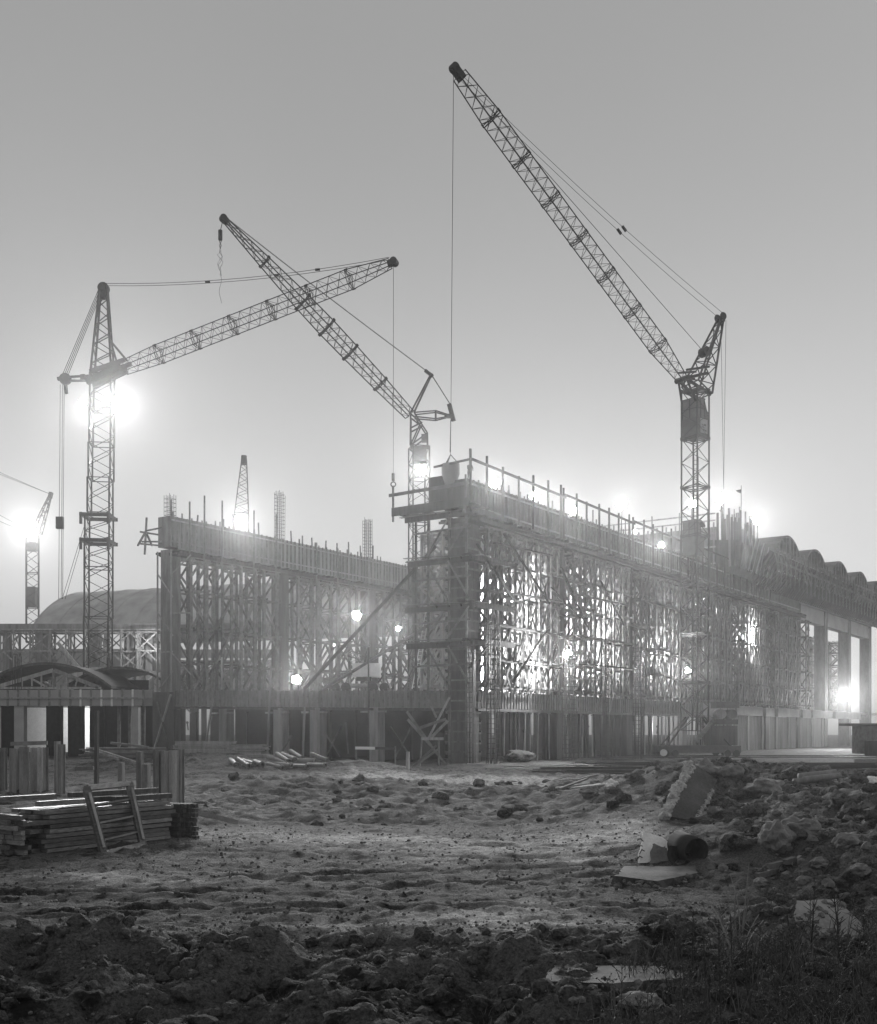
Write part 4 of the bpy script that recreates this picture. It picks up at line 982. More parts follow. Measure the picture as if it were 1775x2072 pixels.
wb = mb('box', P(119, 1070, 141) + Vector((-.3, -.3, 0)), P(126, 1046, 141) + Vector((.15, .3, 0))).build('rope_weight', 'steel', cl)
rope(j1 + d2 * .4 - Vector((0, 0, .5)), P(796, 962, 130), .022).build('hoist_rope', 'rope', cl)
m_ = M(); h0 = P(796, 958, 130); m_.bar(h0, h0 - Vector((0, 0, .9)), .32, .3); m_.ring(h0 - Vector((0, 0, 1.3)), (0, 1, 0), .28, .08, 12, 5); m_.build('hook_block', 'steel', cl)
# --- middle crane
Ym = 135.0
mbs = Vector((GX(848, Ym), Ym, ZD)); cm = thing('luffing_crane', 'mid-sized crane between the walls, empty hook on its tapered jib', 'crane', mbs, 0, 'cranes over the building site')
def zm(py): return CH + (HY - py) / F * Ym
AM = Vector((.96, .28, 0)).normalized()
for k, (y0, y1) in enumerate(((1415, 1330), (1330, 1240), (1240, 1150), (1150, 1060), (1060, 970), (970, 905))):
    m_ = M(); m_.lattice(Vector((mbs.x, Ym, zm(y0))), Vector((mbs.x, Ym, zm(y1))), 2.1, 2.1, 4, .16, .07, AM); m_.build('mast_section', 'steel', cm)
mb('box', (mbs.x - 2, Ym - 2, ZD - .02), (mbs.x + 2, Ym + 2, ZD + .9)).build('base_block', 'painted_steel', cm)
hm = mb('box', (mbs.x - .8, Ym - .95, zm(935)), (mbs.x + .95, Ym + .95, zm(906))).build('machine_cab', 'painted_steel', cm)
jf = Vector((GX(829, 134.4), 134.4, zm(842))); jt = P(456, 446, 124)
h3 = (jt - jf); h3.z = 0; h3.normalize(); s3 = Vector((-h3.y, h3.x, 0))
m_ = M()
for a, b_ in (((-1.05, zm(905)), (-1.0, zm(842))), ((1.05, zm(905)), (1.05, zm(880))), ((1.05, zm(880)), (-.6, zm(838))), ((-1.05, zm(905)), (1.05, zm(880))), ((-1.0, zm(870)), (.2, zm(860))), ((-1.05, zm(905)), (.2, zm(860))), ((-1.0, zm(842)), (.4, zm(860)))):
    for y_ in (-.9, .9): m_.bar((mbs.x + a[0], Ym + y_, a[1]), (mbs.x + b_[0], Ym + y_, b_[1]), .17)
for a in (-1.0, 1.0): m_.bar((mbs.x + a, Ym - .9, zm(884)), (mbs.x + a, Ym + .9, zm(884)), .12)
m_.build('slewing_head', 'steel', cm)
mb('box', (mbs.x + .3, Ym - .7, zm(893)), (mbs.x + 1.05, Ym + .7, zm(881))).build('winch', 'steel', cm)
P3 = [jf, jf.lerp(jt, .17), jf.lerp(jt, .34), jf.lerp(jt, .47), jf.lerp(jt, .6), jf.lerp(jt, .8), jt]
W3 = [1.1, 1.5, 1.75, 1.85, 1.7, 1.15, .5]
for k in range(6):
    m_ = M(); m_.lattice(P3[k], P3[k + 1], W3[k] * .9, W3[k + 1] * .9, 7, .105, .045, s3)
    d3 = (jt - jf).normalized(); m_.lattice(P3[k + 1] - d3 * .15, P3[k + 1] + d3 * .15, W3[k + 1] * 1.03, W3[k + 1] * 1.03, 1, .14, .07, s3); m_.build('jib_section', 'steel', cm)
m_ = M(); m_.bar(jt - d3 * .4, jt + d3 * .5, .55, .6); m_.tube(jt + d3 * .3 - s3 * .28, jt + d3 * .3 + s3 * .28, .42, n=14); m_.build('jib_head', 'steel', cm)
sp = P(873, 757, Ym)
m_ = M()
for s_ in (-.7, .7): m_.bar(jf + s3 * s_ + Vector((.3, 0, .2)), sp + s3 * s_ * .3, .2)
m_.bar(sp + Vector((.2, 0, -.3)), sp + Vector((-.8, -.1, .45)), .35); m_.build('strut', 'steel', cm)
ce = P(914, 842, Ym + .6)
m_ = M()
for s_ in (-.5, .5):
    for dz0, dz1 in ((.15, .5), (-.35, -.5)):
        m_.bar(jf + Vector((.6, s_, dz0)), jf.lerp(ce, .62) + Vector((0, s_ * .8, dz1)), .14); m_.bar(jf.lerp(ce, .62) + Vector((0, s_ * .8, dz1)), ce + Vector((0, s_ * .3, 0)), .14)
    m_.bar(jf.lerp(ce, .62) + Vector((0, s_ * .8, .5)), jf.lerp(ce, .62) + Vector((0, s_ * .8, -.5)), .2)
m_.bar(ce - Vector((.9, 0, 0)), ce + Vector((.3, 0, 0)), .5, .45); m_.build('counter_arm', 'steel', cm)
m_ = M(); m_.bar(ce + Vector((.25, 0, -.6)), ce + Vector((-.3, 0, 1.5)), .5, .45); m_.build('counter_sheave', 'steel', cm)
for s_ in (-.15, .15): rope(sp + Vector((-.6, s_, .4)), jt + Vector((0, s_, .4)), .03, .15).build('pendant_rope', 'rope', cm)
for s_ in (-.15, .15): rope(sp + Vector((.1, s_, -.2)), ce + Vector((0, s_, 1.2)), .03).build('back_rope', 'rope', cm)
rope(ce + Vector((-.1, 0, -.5)), P(911, 915, Ym), .05).build('back_rope', 'rope', cm)
t0 = jt + d3 * .3; rope(t0, P(446, 468, 124), .03).build('hoist_rope', 'rope', cm)
hk = M(); b0 = P(446, 466, 124); hk.tube(b0, b0 - Vector((0, 0, 1.1)), .24, n=10)
for k in range(4): hk.ring(b0 - Vector((0, 0, 1.25 + .25 * k)), (k % 2, 1 - k % 2, 0), .12, .04, 8, 4)
hk.build('hook_block', 'steel', cm)
for k in range(3):
    pts = [b0 - Vector((0, 0, 2.2)) + Vector((math.sin(j * (1.1 + .3 * k) + k * 2) * .3 * (1 if 1 < j < 6 else .3), .2 * math.cos(j + k), -.42 * j * (1, .8, 1)[k])) for j in range(8)]
    M.path(hk := M(), pts, .025, 4); hk.build('sling', 'rope', cm)
pts = [b0 - Vector((0, 0, 5 + .55 * j)) + Vector((.14 * math.sin(j * 1.3), 0, 0)) for j in range(7)]
hk = M(); hk.path(pts, .022, 4); hk.build('sling', 'rope', cm)
# --- hazy cranes far behind
Yh = 300.0
o = thing('lattice_crane', 'hazy distant crane at the far left with slanting apex above a glaring lamp', 'crane', (GX(67, Yh), Yh, 0), 0, 'cranes over the building site')
def zh(py, Y=Yh): return CH + (HY - py) / F * Y
for y0, y1 in ((1300, 1230), (1230, 1160), (1160, 1085)):
    m_ = M(); m_.lattice(Vector((GX(66, Yh), Yh, zh(y0))), Vector((GX(66, Yh), Yh, zh(y1))), 3.2, 3.2, 4, .28, .15, (1, .3, 0)); m_.build('mast_section', 'steel', o)
for y0, y1 in ((1228, 1188), (1115, 1098)): mb('box', (GX(55, Yh), Yh - 1.2, zh(y0)), (GX(74, Yh), Yh + 1.2, zh(y1))).build('cab', 'painted_steel', o)
m_ = M(); m_.lattice(P(74, 1078, Yh), P(102, 1003, Yh), 2.4, .6, 6, .24, .12, (0, 1, 0)); m_.build('apex_frame', 'steel', o)
mb('bar', P(101, 1008, Yh), P(104, 996, Yh), .9).build('apex_head', 'steel', o)
for x1, y1, x0, y0 in ((-60, 930, 102, 1000), (-60, 936, 102, 1000), (-60, 1010, 60, 1075), (-60, 1030, 60, 1080)): rope(P(x0, y0, Yh), P(x1, y1, Yh), .06).build('pendant_rope', 'rope', o)
Yc = 330.0
o = thing('lattice_crane', 'faint distant crane whose tapered head shows above the left-hand beam lamp', 'crane', (GX(490, Yc), Yc, 0), 0, 'cranes over the building site')
m_ = M(); m_.lattice(Vector((GX(489, Yc), Yc, zh(1150, Yc))), Vector((GX(489, Yc), Yc, zh(1040, Yc))), 4.6, 4.2, 6, .28, .15, (1, .2, 0)); m_.build('mast_section', 'steel', o)
m_ = M(); m_.lattice(Vector((GX(489, Yc), Yc, zh(1040, Yc))), Vector((GX(494, Yc), Yc, zh(935, Yc))), 4.2, 1.6, 10, .28, .15, (1, .2, 0)); m_.build('head_tower', 'steel', o)
mb('tube', P(494, 940, Yc), P(494, 922, Yc), 1.0, .85, n=12).build('tower_head', 'steel', o)

# ---------------------------------------------------------------- concrete skip on the right crane's rope
sk = thing('concrete_skip', 'blurred-looking funnel-shaped concrete skip hanging over the corner column', 'skip', hs - Vector((0, 0, 3)))
m_ = M(); c_ = hs - Vector((0, 0, .9))
m_.tube(c_, c_ - Vector((0, 0, .9)), .85, .85, 16); m_.tube(c_ - Vector((0, 0, .9)), c_ - Vector((0, 0, 2.1)), .85, .45, 16); m_.build('skip_body', 'concrete', sk, smooth=False)
for a in range(3):
    t = a * 2.094; mb('bar', hs, c_ + Vector((.8 * math.cos(t), .8 * math.sin(t), 0)), .07).build('bail_arm', 'steel', sk)
mb('tube', c_ - Vector((0, 0, 2.1)), c_ - Vector((0, 0, 2.5)), .3, .22, 10).build('outlet', 'steel', sk)
# ---------------------------------------------------------------- mobile crane parked on the deck
ex = thing('mobile_crane', 'pale mobile crane parked on the deck between the walls, boom lowered', 'mobile crane', P(733, 1397, 122))
Ye = 122.0
def ebox(x0, y0, x1, y1, d0, d1, nm, mat): return mb('box', (GX(x0, Ye), Ye + d0, CH + (HY - y0) / F * Ye), (GX(x1, Ye), Ye + d1, CH + (HY - y1) / F * Ye)).build(nm, mat, ex)
ebox(715, 1370, 770, 1343, -1.2, 1.2, 'upper_body', 'white_paint')
ebox(745, 1343, 765, 1331, -.9, .9, 'cab', 'glass')
ebox(668, 1391, 790, 1384, -1.3, 1.3, 'chassis', 'formwork'); ebox(722, 1378, 752, 1370, -.6, .6, 'turntable', 'steel'); ebox(655, 1384, 690, 1372, -1, 1, 'driver_cab', 'plank')
for px in (678, 700, 755, 778): mb('tube', P(px, 1391, Ye - 1.5), P(px, 1391, Ye - 1.2), .55, n=16).build('wheel', 'steel', ex)
m_ = M(); m_.lattice(P(728, 1348, Ye), P(706, 1320, Ye), 1.0, .8, 4, .12, .07, (0, 1, 0)); m_.build('boom', 'timber', ex)
m_ = M(); m_.lattice(P(706, 1322, Ye), P(742, 1332, Ye), .7, .5, 4, .1, .06, (0, 1, 0)); m_.build('folded_boom', 'plank', ex)
# ladders up to the deck scaffold
la = thing('long_ladder', 'long pale ladder leaning from the deck against the corner scaffold', 'ladder', P(835, 1394, 106))
for dx in (0, 9): mb('bar', P(834 + dx, 1394, 106 - .1 * dx), P(862 + dx * .75, 1235, 104.6 - .1 * dx), .08).build('ladder_rail', 'white_paint', la)
for k in range(20):
    t = (k + .5) / 20; mb('bar', P(834 + 28 * t, 1394 - 159 * t, 106 - 1.4 * t), P(843 + 25.7 * t, 1394 - 159 * t, 105.1 - 1.4 * t), .06).build('rung', 'white_paint', la)
la = thing('long_ladder', 'dark ladder rail pair standing behind the pale leaning ladder', 'ladder', P(822, 1397, 108))
for dx in (0, 7): mb('bar', P(822 + dx, 1397, 108), P(838 + dx, 1290, 107), .08).build('ladder_rail', 'plank', la)
for k in range(10):
    t = (k + .5) / 10; mb('bar', P(822 + 16 * t, 1397 - 107 * t, 108 - t), P(829 + 16 * t, 1397 - 107 * t, 108 - t), .05).build('rung', 'plank', la)
# ---------------------------------------------------------------- things on the ground
def gp(px, py):
    """point of the ground seen at that spot of the photograph"""
    k = (py - HY) / F; Y = 8.0
    while Y < 230:
        if CH - k * Y <= gz(GX(px, Y), Y, Y < 45): break
        Y += .05 if Y < 60 else .3
    x = GX(px, Y); return Vector((x, Y, gz(x, Y)))
def corr(mbx, p, w, z0, z1, ang, dep=.22, t=.02, top=None):
    """folded sheet pile: trough profile with thickness, pushed upwards"""
    a = Vector((math.cos(ang), math.sin(ang), 0)); n = Vector((-a.y, a.x, 0))
    prof = [(0, 0), (.22, 0), (.34, 1), (.66, 1), (.78, 0), (1, 0)]
    o = [Vector(p) + a * (w * s_) - n * (dep * d) for s_, d in prof]; i_ = [q + n * .03 for q in reversed(o)]
    pts = [Vector((q.x, q.y, z0)) for q in o + i_]; mbx.prism(pts, (0, 0, z1 - z0))
SP = [  # px left, px right, top, base, angle, material
    (19, 42, 1514, 1602, .1, 'pale_rust'), (40, 64, 1511, 1604, -.5, 'rust'), (62, 80, 1513, 1603, .9, 'pale_rust'), (76, 97, 1512, 1601, .2, 'rust'),
    (110, 121, 1500, 1603, .6, 'pale_rust'), (117, 133, 1506, 1604, -.1, 'rust'),
    (310, 330, 1518, 1640, .1, 'rust'), (326, 346, 1519, 1643, -.25, 'pale_rust'), (342, 360, 1518, 1643, .35, 'pale_rust'), (355, 373, 1516, 1640, .1, 'rust'),
    (0, 14, 1513, 1598, .2, 'rust')]
SL = ['pale rusty sheet pile at the outer end of the left group', 'dark sheet pile turned inwards in the left group', 'pale sheet pile standing edge-on in the left group', 'rusty sheet pile closing the left group', 'narrow pale sheet pile standing apart beside the left group', 'dark sheet pile behind the narrow pale one',
      'dark rusty sheet pile at the left of the tall group behind the lumber', 'pale streaked sheet pile second in the tall group behind the lumber', 'pale sheet pile third in the tall group behind the lumber', 'rusty sheet pile at the right of the tall group behind the lumber', 'cut-off sheet pile at the edge of the site beside the left group']
for k, (a, b_, yt, yb, an, mt) in enumerate(SP):
    q = gp((a + b_) / 2, yb); Y = q.y; w = (b_ - a) / F * Y / max(.4, math.cos(an)); x0 = GX(a, Y)
    m_ = M(); corr(m_, (x0, Y, 0), w, q.z - .4, CH + (HY - yt) / F * Y, an)
    solo('sheet_pile', m_, mt, SL[k], 'sheet pile', (x0, Y, q.z), 'sheet piles driven into the ground')
PO = [(192, 199, 1438, 1588, 'tall thin timber post rising past the deck edge behind the lumber', 'dark_timber'), (241, 251, 1543, 1600, 'short stout post behind the leaning frame', 'rust'), (279, 290, 1520, 1622, 'square post beside the tall sheet piles', 'rust'), (291, 304, 1546, 1624, 'lower square post beside the tall sheet piles', 'rust'), (108, 116, 1438, 1512, 'slim timber rising behind the left sheet piles', 'plank'), (822, 828, 1521, 1556, 'short pale stake before the broken trestle', 'timber'), (106, 113, 1497, 1512, 'stub of timber behind the left sheet piles', 'plank')]
for a, b_, yt, yb, lb_, mt in PO:
    q = gp((a + b_) / 2, yb); w = (b_ - a) / F * q.y
    solo('timber_post', mb('bar', q - Vector((0, 0, .4)), Vector((q.x + R.uniform(-.04, .04), q.y, CH + (HY - yt) / F * q.y)), w), mt, lb_, 'post', q, 'posts among the sheet piles')
for px0, px1, py, lb_ in ((62, 98, 1566, 'rail of timber between the left sheet piles'), (152, 190, 1556, 'low timber rail behind the leaning frame'), (22, 96, 1505, 'waling board across the top of the left sheet piles')):
    q = gp((px0 + px1) / 2, 1598); a, b_ = P(px0, py, q.y + .3), P(px1, py - 2, q.y + .3)
    solo('timber_rail', mb('bar', a, b_, .1, .2), 'plank', lb_, 'rail', a, 'rails among the sheet piles')
# --- lumber stack at the left
A = Vector((-9.75, 26.9, 0)); B_ = Vector((-7.55, 30.2, 0)); A.z = gz(A.x, A.y) - .02; ld_ = (B_ - A); LEN = ld_.length; ld_.z = 0; ld_.normalize(); le = Vector((-ld_.y, ld_.x, 0))
st = thing('lumber_stack', 'big dark stack of rough-sawn planks at the near left', 'lumber stack', A)
for r_ in range(9):
    for c_ in range(5):
        o_ = A + le * (.02 + c_ * .30 + R.uniform(-.015, .015)) + Vector((0, 0, .05 + r_ * .118))
        s_ = R.uniform(-.3, .14) if R.random() < .75 else R.uniform(-.75, .5)
        e_ = LEN + R.uniform(-.2, .25)
        mb('bar', o_ + ld_ * s_, o_ + ld_ * e_ + le * R.uniform(-.05, .05) + Vector((0, 0, R.uniform(.01, .05))), R.uniform(.22, .285), R.uniform(.085, .108), up=(0, 0, 1)).build('plank', 'pile_wood', st)
for r_ in range(8):
    for c_ in range(3):
        o_ = A - ld_ * .55 + le * (.2 + c_ * .34) + Vector((R.uniform(-.04, .04), R.uniform(-.04, .04), .06 + r_ * .122)); mb('bar', o_ - le * .3 - ld_ * R.uniform(-.05, .3), o_ + le * 2.2, .10, .11, up=(0, 0, 1)).build('plank_end', 'pile_wood', st)
for k, (s0, e0, dz, off) in enumerate(((1.0, 2.9, .075, .7), (.1, 1.6, .075, .4), (1.6, 4.6, .2, 1.1), (-.6, 1.2, .19, 1.2), (2.4, 4.4, .075, .35))):
    o_ = A + le * off + Vector((0, 0, .05 + 9 * .118 + dz)); mb('bar', o_ + ld_ * s0, o_ + ld_ * e0, .2, .13, up=(0, 0, 1)).build('loose_plank', 'pile_wood' if k % 2 else 'dark_timber', st)
st = thing('lumber_stack', 'small stack of square timbers seen end-on behind the big stack', 'lumber stack', B_)
for r_ in range(8):
    for c_ in range(4):
        o_ = B_ + ld_ * (.42 + R.uniform(-.03, .03)) + le * (-.12) + Vector((c_ * .135 - .05, c_ * .02, .06 + r_ * .128)); mb('bar', o_ - le * R.uniform(.0, .12), o_ + le * 2.4, .12, .115, up=(0, 0, 1)).build('square_timber', 'dark_timber', st)
pl = M(); pl.bar(P(352, 1632, 30.6), P(480, 1664, 32.0), .1, .13); solo('loose_plank', pl, 'plank', 'pale plank sloping from the lumber stack to the ground', 'plank', P(480, 1664, 32))
# frame leaning on the stack
lf = thing('leaning_trestle', 'heavy timber frame leaning upright against the big lumber stack', 'timber frame', P(246, 1720, 27.6))
c1, c2, c3, c4 = P(207, 1730, 27.0), P(285, 1712, 28.6), P(171, 1594, 28.0), P(257, 1585, 29.6)
dpt = Vector((.1, -.14, 0))
for a, b_, nm in ((c1, c3, 'frame_post'), (c2, c4, 'frame_post'), (c3, c4, 'frame_head'), (c1 + Vector((0, 0, .05)), c2 + Vector((0, 0, .05)), 'frame_sill')):
    mb('bar', a + dpt, b_ + dpt, .17 if 'post' in nm else .14, .16, up=(.5, -.8, .2)).build(nm, 'pile_wood', lf)
for t in (.2, .45, .72): mb('bar', c1.lerp(c3, t) + dpt * .3, c2.lerp(c4, t + .02) + dpt * .3, .05, .2, up=(.5, -.8, .2)).build('frame_board', 'plank', lf)
# pale strip along the posts, a thin batten on each
for a, b_ in ((c1, c3), (c2, c4)): mb('bar', a.lerp(b_, .12) + dpt * 1.9, a.lerp(b_, .93) + dpt * 1.9, .06, .05, up=(.5, -.8, .2)).build('pale_batten', 'timber', lf)
# --- pipes
PIPES = [((145, 650), (185, 708)), ((192, 645), (268, 722)), ((226, 655), (300, 706)), ((300, 684), (352, 716)), ((382, 632), (500, 676)), ((442, 612), (520, 662)), ((476, 612), (562, 650)), ((530, 594), (602, 640)), ((512, 655), (692, 656)), ((662, 614), (762, 655)), ((375, 690), (480, 702)), ((430, 676), (540, 690)), ((640, 682), (756, 686)), ((540, 690), (640, 694))]
PD = ['pale stoneware pipe at the outer left of the pipe heap', 'pale shining pipe pointing at the viewer, second in the heap', 'third slanting pipe from the left of the heap', 'half-sunk pipe beside the slanting ones', 'long upper pipe in the middle of the heap', 'pipe lying on the middle of the heap', 'pipe lying crosswise behind the upper middle ones', 'short pale pipe at the top of the heap', 'long level pipe lying across the heap', 'last pipe to the right slanting off the heap', 'lowest pipe at the foot of the heap', 'level pipe below the long one', 'low pipe at the right foot of the heap', 'pipe wedged at the middle foot of the heap']
for k, ((x0, y0), (x1, y1)) in enumerate(PIPES):
    a = (420.7 + x0 * .316, 1332 + y0 * .316); b_ = (420.7 + x1 * .316, 1332 + y1 * .316)
    Yb = 79 - (y1 - 655) * .05; Ya = Yb + (1.9 if abs(x1 - x0) < 90 else 1.0)
    p, q = P(*a, Ya), P(*b_, Yb)
    for s_ in (p, q): s_.z = max(s_.z, gz(s_.x, s_.y) + .16)
    d = (q - p).normalized()
    o = thing('clay_pipe', PD[k], 'pipe', q, 0, 'clay pipes heaped on the ground')
    m_ = M(); n = 14; up = Vector((0, 0, 1)); aa = d.cross(up).normalized(); bb = aa.cross(d); vs = []; fs = []
    for c_, ro in ((p, .17), (q, .17), (q, .135), (p, .135)):
        for i in range(n): t = 2 * math.pi * i / n; vs.append(c_ + aa * math.cos(t) * ro + bb * math.sin(t) * ro)
    for j in range(4):
        for i in range(n): fs.append((j * n + i, j * n + (i + 1) % n, ((j + 1) % 4) * n + (i + 1) % n, ((j + 1) % 4) * n + i))
    m_.add(vs, fs); m_.build('pipe_barrel', 'clay', o, smooth=False)
    m_ = M(); m_.ring(q - d * .1, d, .185, .045, 16, 6); m_.build('pipe_collar', 'clay', o, True)
# --- board stacks near the deck
def stack(cpx, cpy, Y, lx, n, w, label, mat, rnd=.4, ang=0.05, cat='board stack'):
    c_ = Vector((GX(cpx, Y), Y, 0)); c_.z = gz(c_.x, c_.y)
    o = thing('board_stack', label, cat, c_, 0, 'stacks of boards before the deck')
    a = Vector((math.cos(ang), math.sin(ang), 0)); b_ = Vector((-a.y, a.x, 0))
    for k in range(n):
        for j in range(w):
            q = c_ + b_ * (j * .26 - w * .13) + Vector((0, 0, .06 + k * .105)); r1, r2 = R.uniform(-rnd, rnd), R.uniform(-rnd, rnd); tw = R.uniform(-.12, .12)
            mb('bar', q - a * (lx / 2 + r1), q + a * (lx / 2 + r2) + b_ * tw, .22, .085, up=(0, 0, 1)).build('board', mat, o)
stack(415, 1525, 87, 4.4, 9, 3, 'untidy pale board stack left of the pipes by the deck', 'timber')
stack(480, 1520, 88, 4.6, 8, 3, 'pale board stack behind the pipes', 'timber')
stack(535, 1523, 85, 5.4, 3, 2, 'low pair of long beams behind the pipe heap', 'timber', .2)
stack(409, 1505, 101, 1.8, 10, 2, 'tall narrow board stack in the gloom under the deck', 'plank', .15)
stack(250, 1525, 83, 5.0, 8, 4, 'jumbled dark beams before the low wing', 'plank', .8, .2)
stack(320, 1529, 80, 3.0, 2, 3, 'small beam pile left of the tall sheet piles', 'plank', .5, -.2)
for k, (x0, y0, x1, y1) in enumerate(((190, 1515, 282, 1545), (200, 1524, 240, 1536), (225, 1503, 300, 1512))):
    p, q = P(x0, y0, 80), P(x1, y1, 78); 
    for s_ in (p, q): s_.z = max(s_.z, gz(s_.x, s_.y) + .1)
    solo('loose_beam', mb('bar', p, q, .16), 'timber' if k == 0 else 'plank', ('long pale beam lying across the jumbled timber before the low wing', 'short beam among the jumbled timber before the low wing', 'dark beam on top of the jumbled timber before the low wing')[k], 'beam', p, 'loose beams before the low wing')
m_ = M(); q = P(720, 1513, 84)
bb_ = thing('barrier_board', 'white barrier board on low posts before the deck front', 'barrier', Vector((q.x, 84, gz(q.x, 84))))
mb('bar', P(719, 1513.5, 84), P(759, 1514, 84), .05, .22).build('white_board', 'white_paint', bb_); mb('bar', P(759, 1514, 84.1), P(800, 1515, 84.1), .05, .2).build('dark_board', 'dark_timber', bb_)
for px in (721, 800): 
    x = GX(px, 84.2); mb('bar', (x, 84.2, gz(x, 84.2) - .3), (x, 84.2, CH + (HY - 1510) / F * 84.2), .1).build('barrier_post', 'plank', bb_)
# --- broken trestle
TR = [((155, 1665), (300, 1870)), ((160, 1712), (292, 1862)), ((235, 1762), (390, 1710)), ((240, 1828), (375, 1828)), ((345, 1830), (345, 2010)), ((290, 1832), (400, 1720)), ((180, 2005), (332, 1868)), ((210, 1985), (345, 1890)), ((268, 1560), (332, 1702)), ((410, 1580), (280, 1832)), ((300, 1870), (390, 1985)), ((245, 1830), (232, 2000))]
tr = thing('broken_trestle', 'collapsed trestle of crossed boards before the corner column\'s foot', 'trestle', P(860, 1553, 92))
for k, (a, b_) in enumerate(TR):
    Y = 92.5 + .4 * (k % 3) + (2.5 if k in (8, 9) else 0); p, q = P(771 + a[0] * .3383, 876.4 + a[1] * .3383, Y), P(771 + b_[0] * .3383, 876.4 + b_[1] * .3383, Y + .4)
    mb('bar', p, q, .09, .24 if k < 6 else .18).build('trestle_board', 'timber' if k in (1, 3, 5, 9) else 'plank', tr)
# --- reinforcing-bar heaps and rails on the right
for k, (x0, x1, y0, Y, n) in enumerate(((1090, 1500, 1563, 78, 26), (1420, 1790, 1561, 80, 26), (1230, 1790, 1552, 88, 22), (1180, 1480, 1546, 93, 18))):
    o = thing('rebar_bundle', ('nearest dark bundle of long reinforcing bars right of the corner column', 'dark bundle of bars lying behind the leaning slab', 'long low bundle of bars before the right-hand crane', 'farther bundle of bars at the crane rails')[k], 'reinforcement', Vector((GX((x0 + x1) / 2, Y), Y, gz(GX((x0 + x1) / 2, Y), Y))), 0, 'bundles of reinforcing bars lying on the ground')
    for j in range(n):
        yy = Y + R.uniform(-.8, .9); dz = R.uniform(0.02, .5) * (1 - abs(yy - Y) / 1.4); a, b_ = x0 + R.uniform(-25, 60), x1 + R.uniform(-60, 25)
        z0 = gz(GX(a, yy), yy, False); z1 = gz(GX(b_, yy), yy, False); z2 = gz(GX((a + b_) / 2, yy), yy, False); mb('path', [(GX(a, yy), yy, z0 + dz), (GX((a + b_) / 2, yy), yy, z2 + dz + R.uniform(-.05, .05)), (GX(b_, yy), yy + R.uniform(-.2, .2), z1 + dz)], .035, 4).build('reinforcing_bar', 'rust' if j % 5 == 0 else 'steel', o)
for k, Y in enumerate((121.4, 128.6)):
    m_ = M(); m_.bar((GX(1200, Y), Y, .02), (GX(1900, Y), Y, .02), .14, .16)
    solo('crane_rail', m_, 'steel', ('near' if k == 0 else 'far') + ' steel rail under the right-hand crane', 'rail', (GX(1400, Y), Y, 0), 'crane rails')
slp = thing('sleeper_row', 'row of timber sleepers under the crane rails', 'sleepers', (GX(1400, 125), 125, 0)); slp['kind'] = 'stuff'
for k in range(26): mb('box', (GX(1200, 125) + k * 1.55, 120.6, -.3), (GX(1200, 125) + k * 1.55 + .26, 129.4, -.065)).build('sleeper', 'dark_timber', slp)
# loose planks before the corner column
for k, (x0, y0, x1, y1, Y) in enumerate(((985, 1556, 1100, 1552, 84), (1020, 1548, 1190, 1543, 90), (1005, 1592, 1040, 1572, 62), (1090, 1560, 1180, 1552, 86))):
    p, q = P(x0, y0, Y), P(x1, y1, Y + 1.5)
    for s_ in (p, q): s_.z = gz(s_.x, s_.y) + .12
    solo('loose_plank', mb('bar', p, q, .35, .07, up=(0, 0, 1)), 'plank', ('plank lying flat before the corner column', 'long plank lying beyond the flat one before the right-hand props', 'short thick board jutting from the broken soil', 'thin board beside the nearest bar bundle')[k], 'plank', p, 'planks on the ground before the corner column')
m_ = M(); lump(m_, gp(1075, 1552) + Vector((0, 14, .5)), 1.5, I3, 4.4, .4, .45); solo('soil_heap', m_, 'earth', 'low soil heap under the right-hand deck props', 'soil heap', gp(1075, 1552), smooth=True)
# small bunker table at the far right
tb = thing('loading_table', 'flat dark slab on a stout block beside the glaring lamp at the far right', 'loading table', P(1750, 1525, 118))
mb('box', P(1722, 1469, 117.5), P(1800, 1464, 121)).build('table_slab', 'dark_timber', tb)
mb('box', P(1742, 1525, 118), P(1800, 1469, 120.5)).build('table_block', 'plank', tb); mb('box', P(1757, 1530, 116.4), P(1800, 1499, 117.4)).build('skirting_block', 'dark_timber', tb)
# ---------------------------------------------------------------- rubble heap at the right
def slabmesh(corners, thick, seed, jag=.12, n=9):
    """broken slab: polygon with jagged edges, real thickness, slightly rough faces"""
    r = random.Random(seed); cs = [Vector(c) for c in corners]; nrm = (cs[1] - cs[0]).cross(cs[2] - cs[0]).normalized(); pts = []
    for i, c in enumerate(cs):
        d = cs[(i + 1) % len(cs)] - c
        for k in range(n):
            t = k / n; ins = (sum(cs, Vector()) / len(cs) - c).normalized()
            pts.append(c + d * t + ins * (r.random() * jag * (0 if k == 0 else 1)))
    m_ = M(); ctr = sum(pts, Vector()) / len(pts); N = len(pts); vs = []
    for s_ in (0, .33, .66, 1):
        for p in pts: vs.append(p - nrm * thick * s_ + (p - ctr).normalized() * (r.uniform(-.07, .07) if 0 < s_ < 1 else 0))
    fs = [tuple(range(N)), tuple(range(4 * N - 1, 3 * N - 1, -1))]
    for j in range(3):
        for i in range(N): fs.append((j * N + i, j * N + (i + 1) % N, (j + 1) * N + (i + 1) % N, (j + 1) * N + i))
    m_.add(vs, fs); return m_
Ys = gp(1395, 1660).y + .1
sl = thing('broken_slab', 'large broken concrete slab tilted on the rubble heap, dark face and rough pale edges', 'concrete slab', gp(1400, 1655))
c_ = [P(1352, 1652, Ys), P(1408, 1660, Ys + .2), P(1452, 1578, Ys + 1.9), P(1405, 1545, Ys + 2.0)]
slabmesh(c_, .4, 3, .012).build('slab_body', 'slab_face', sl)
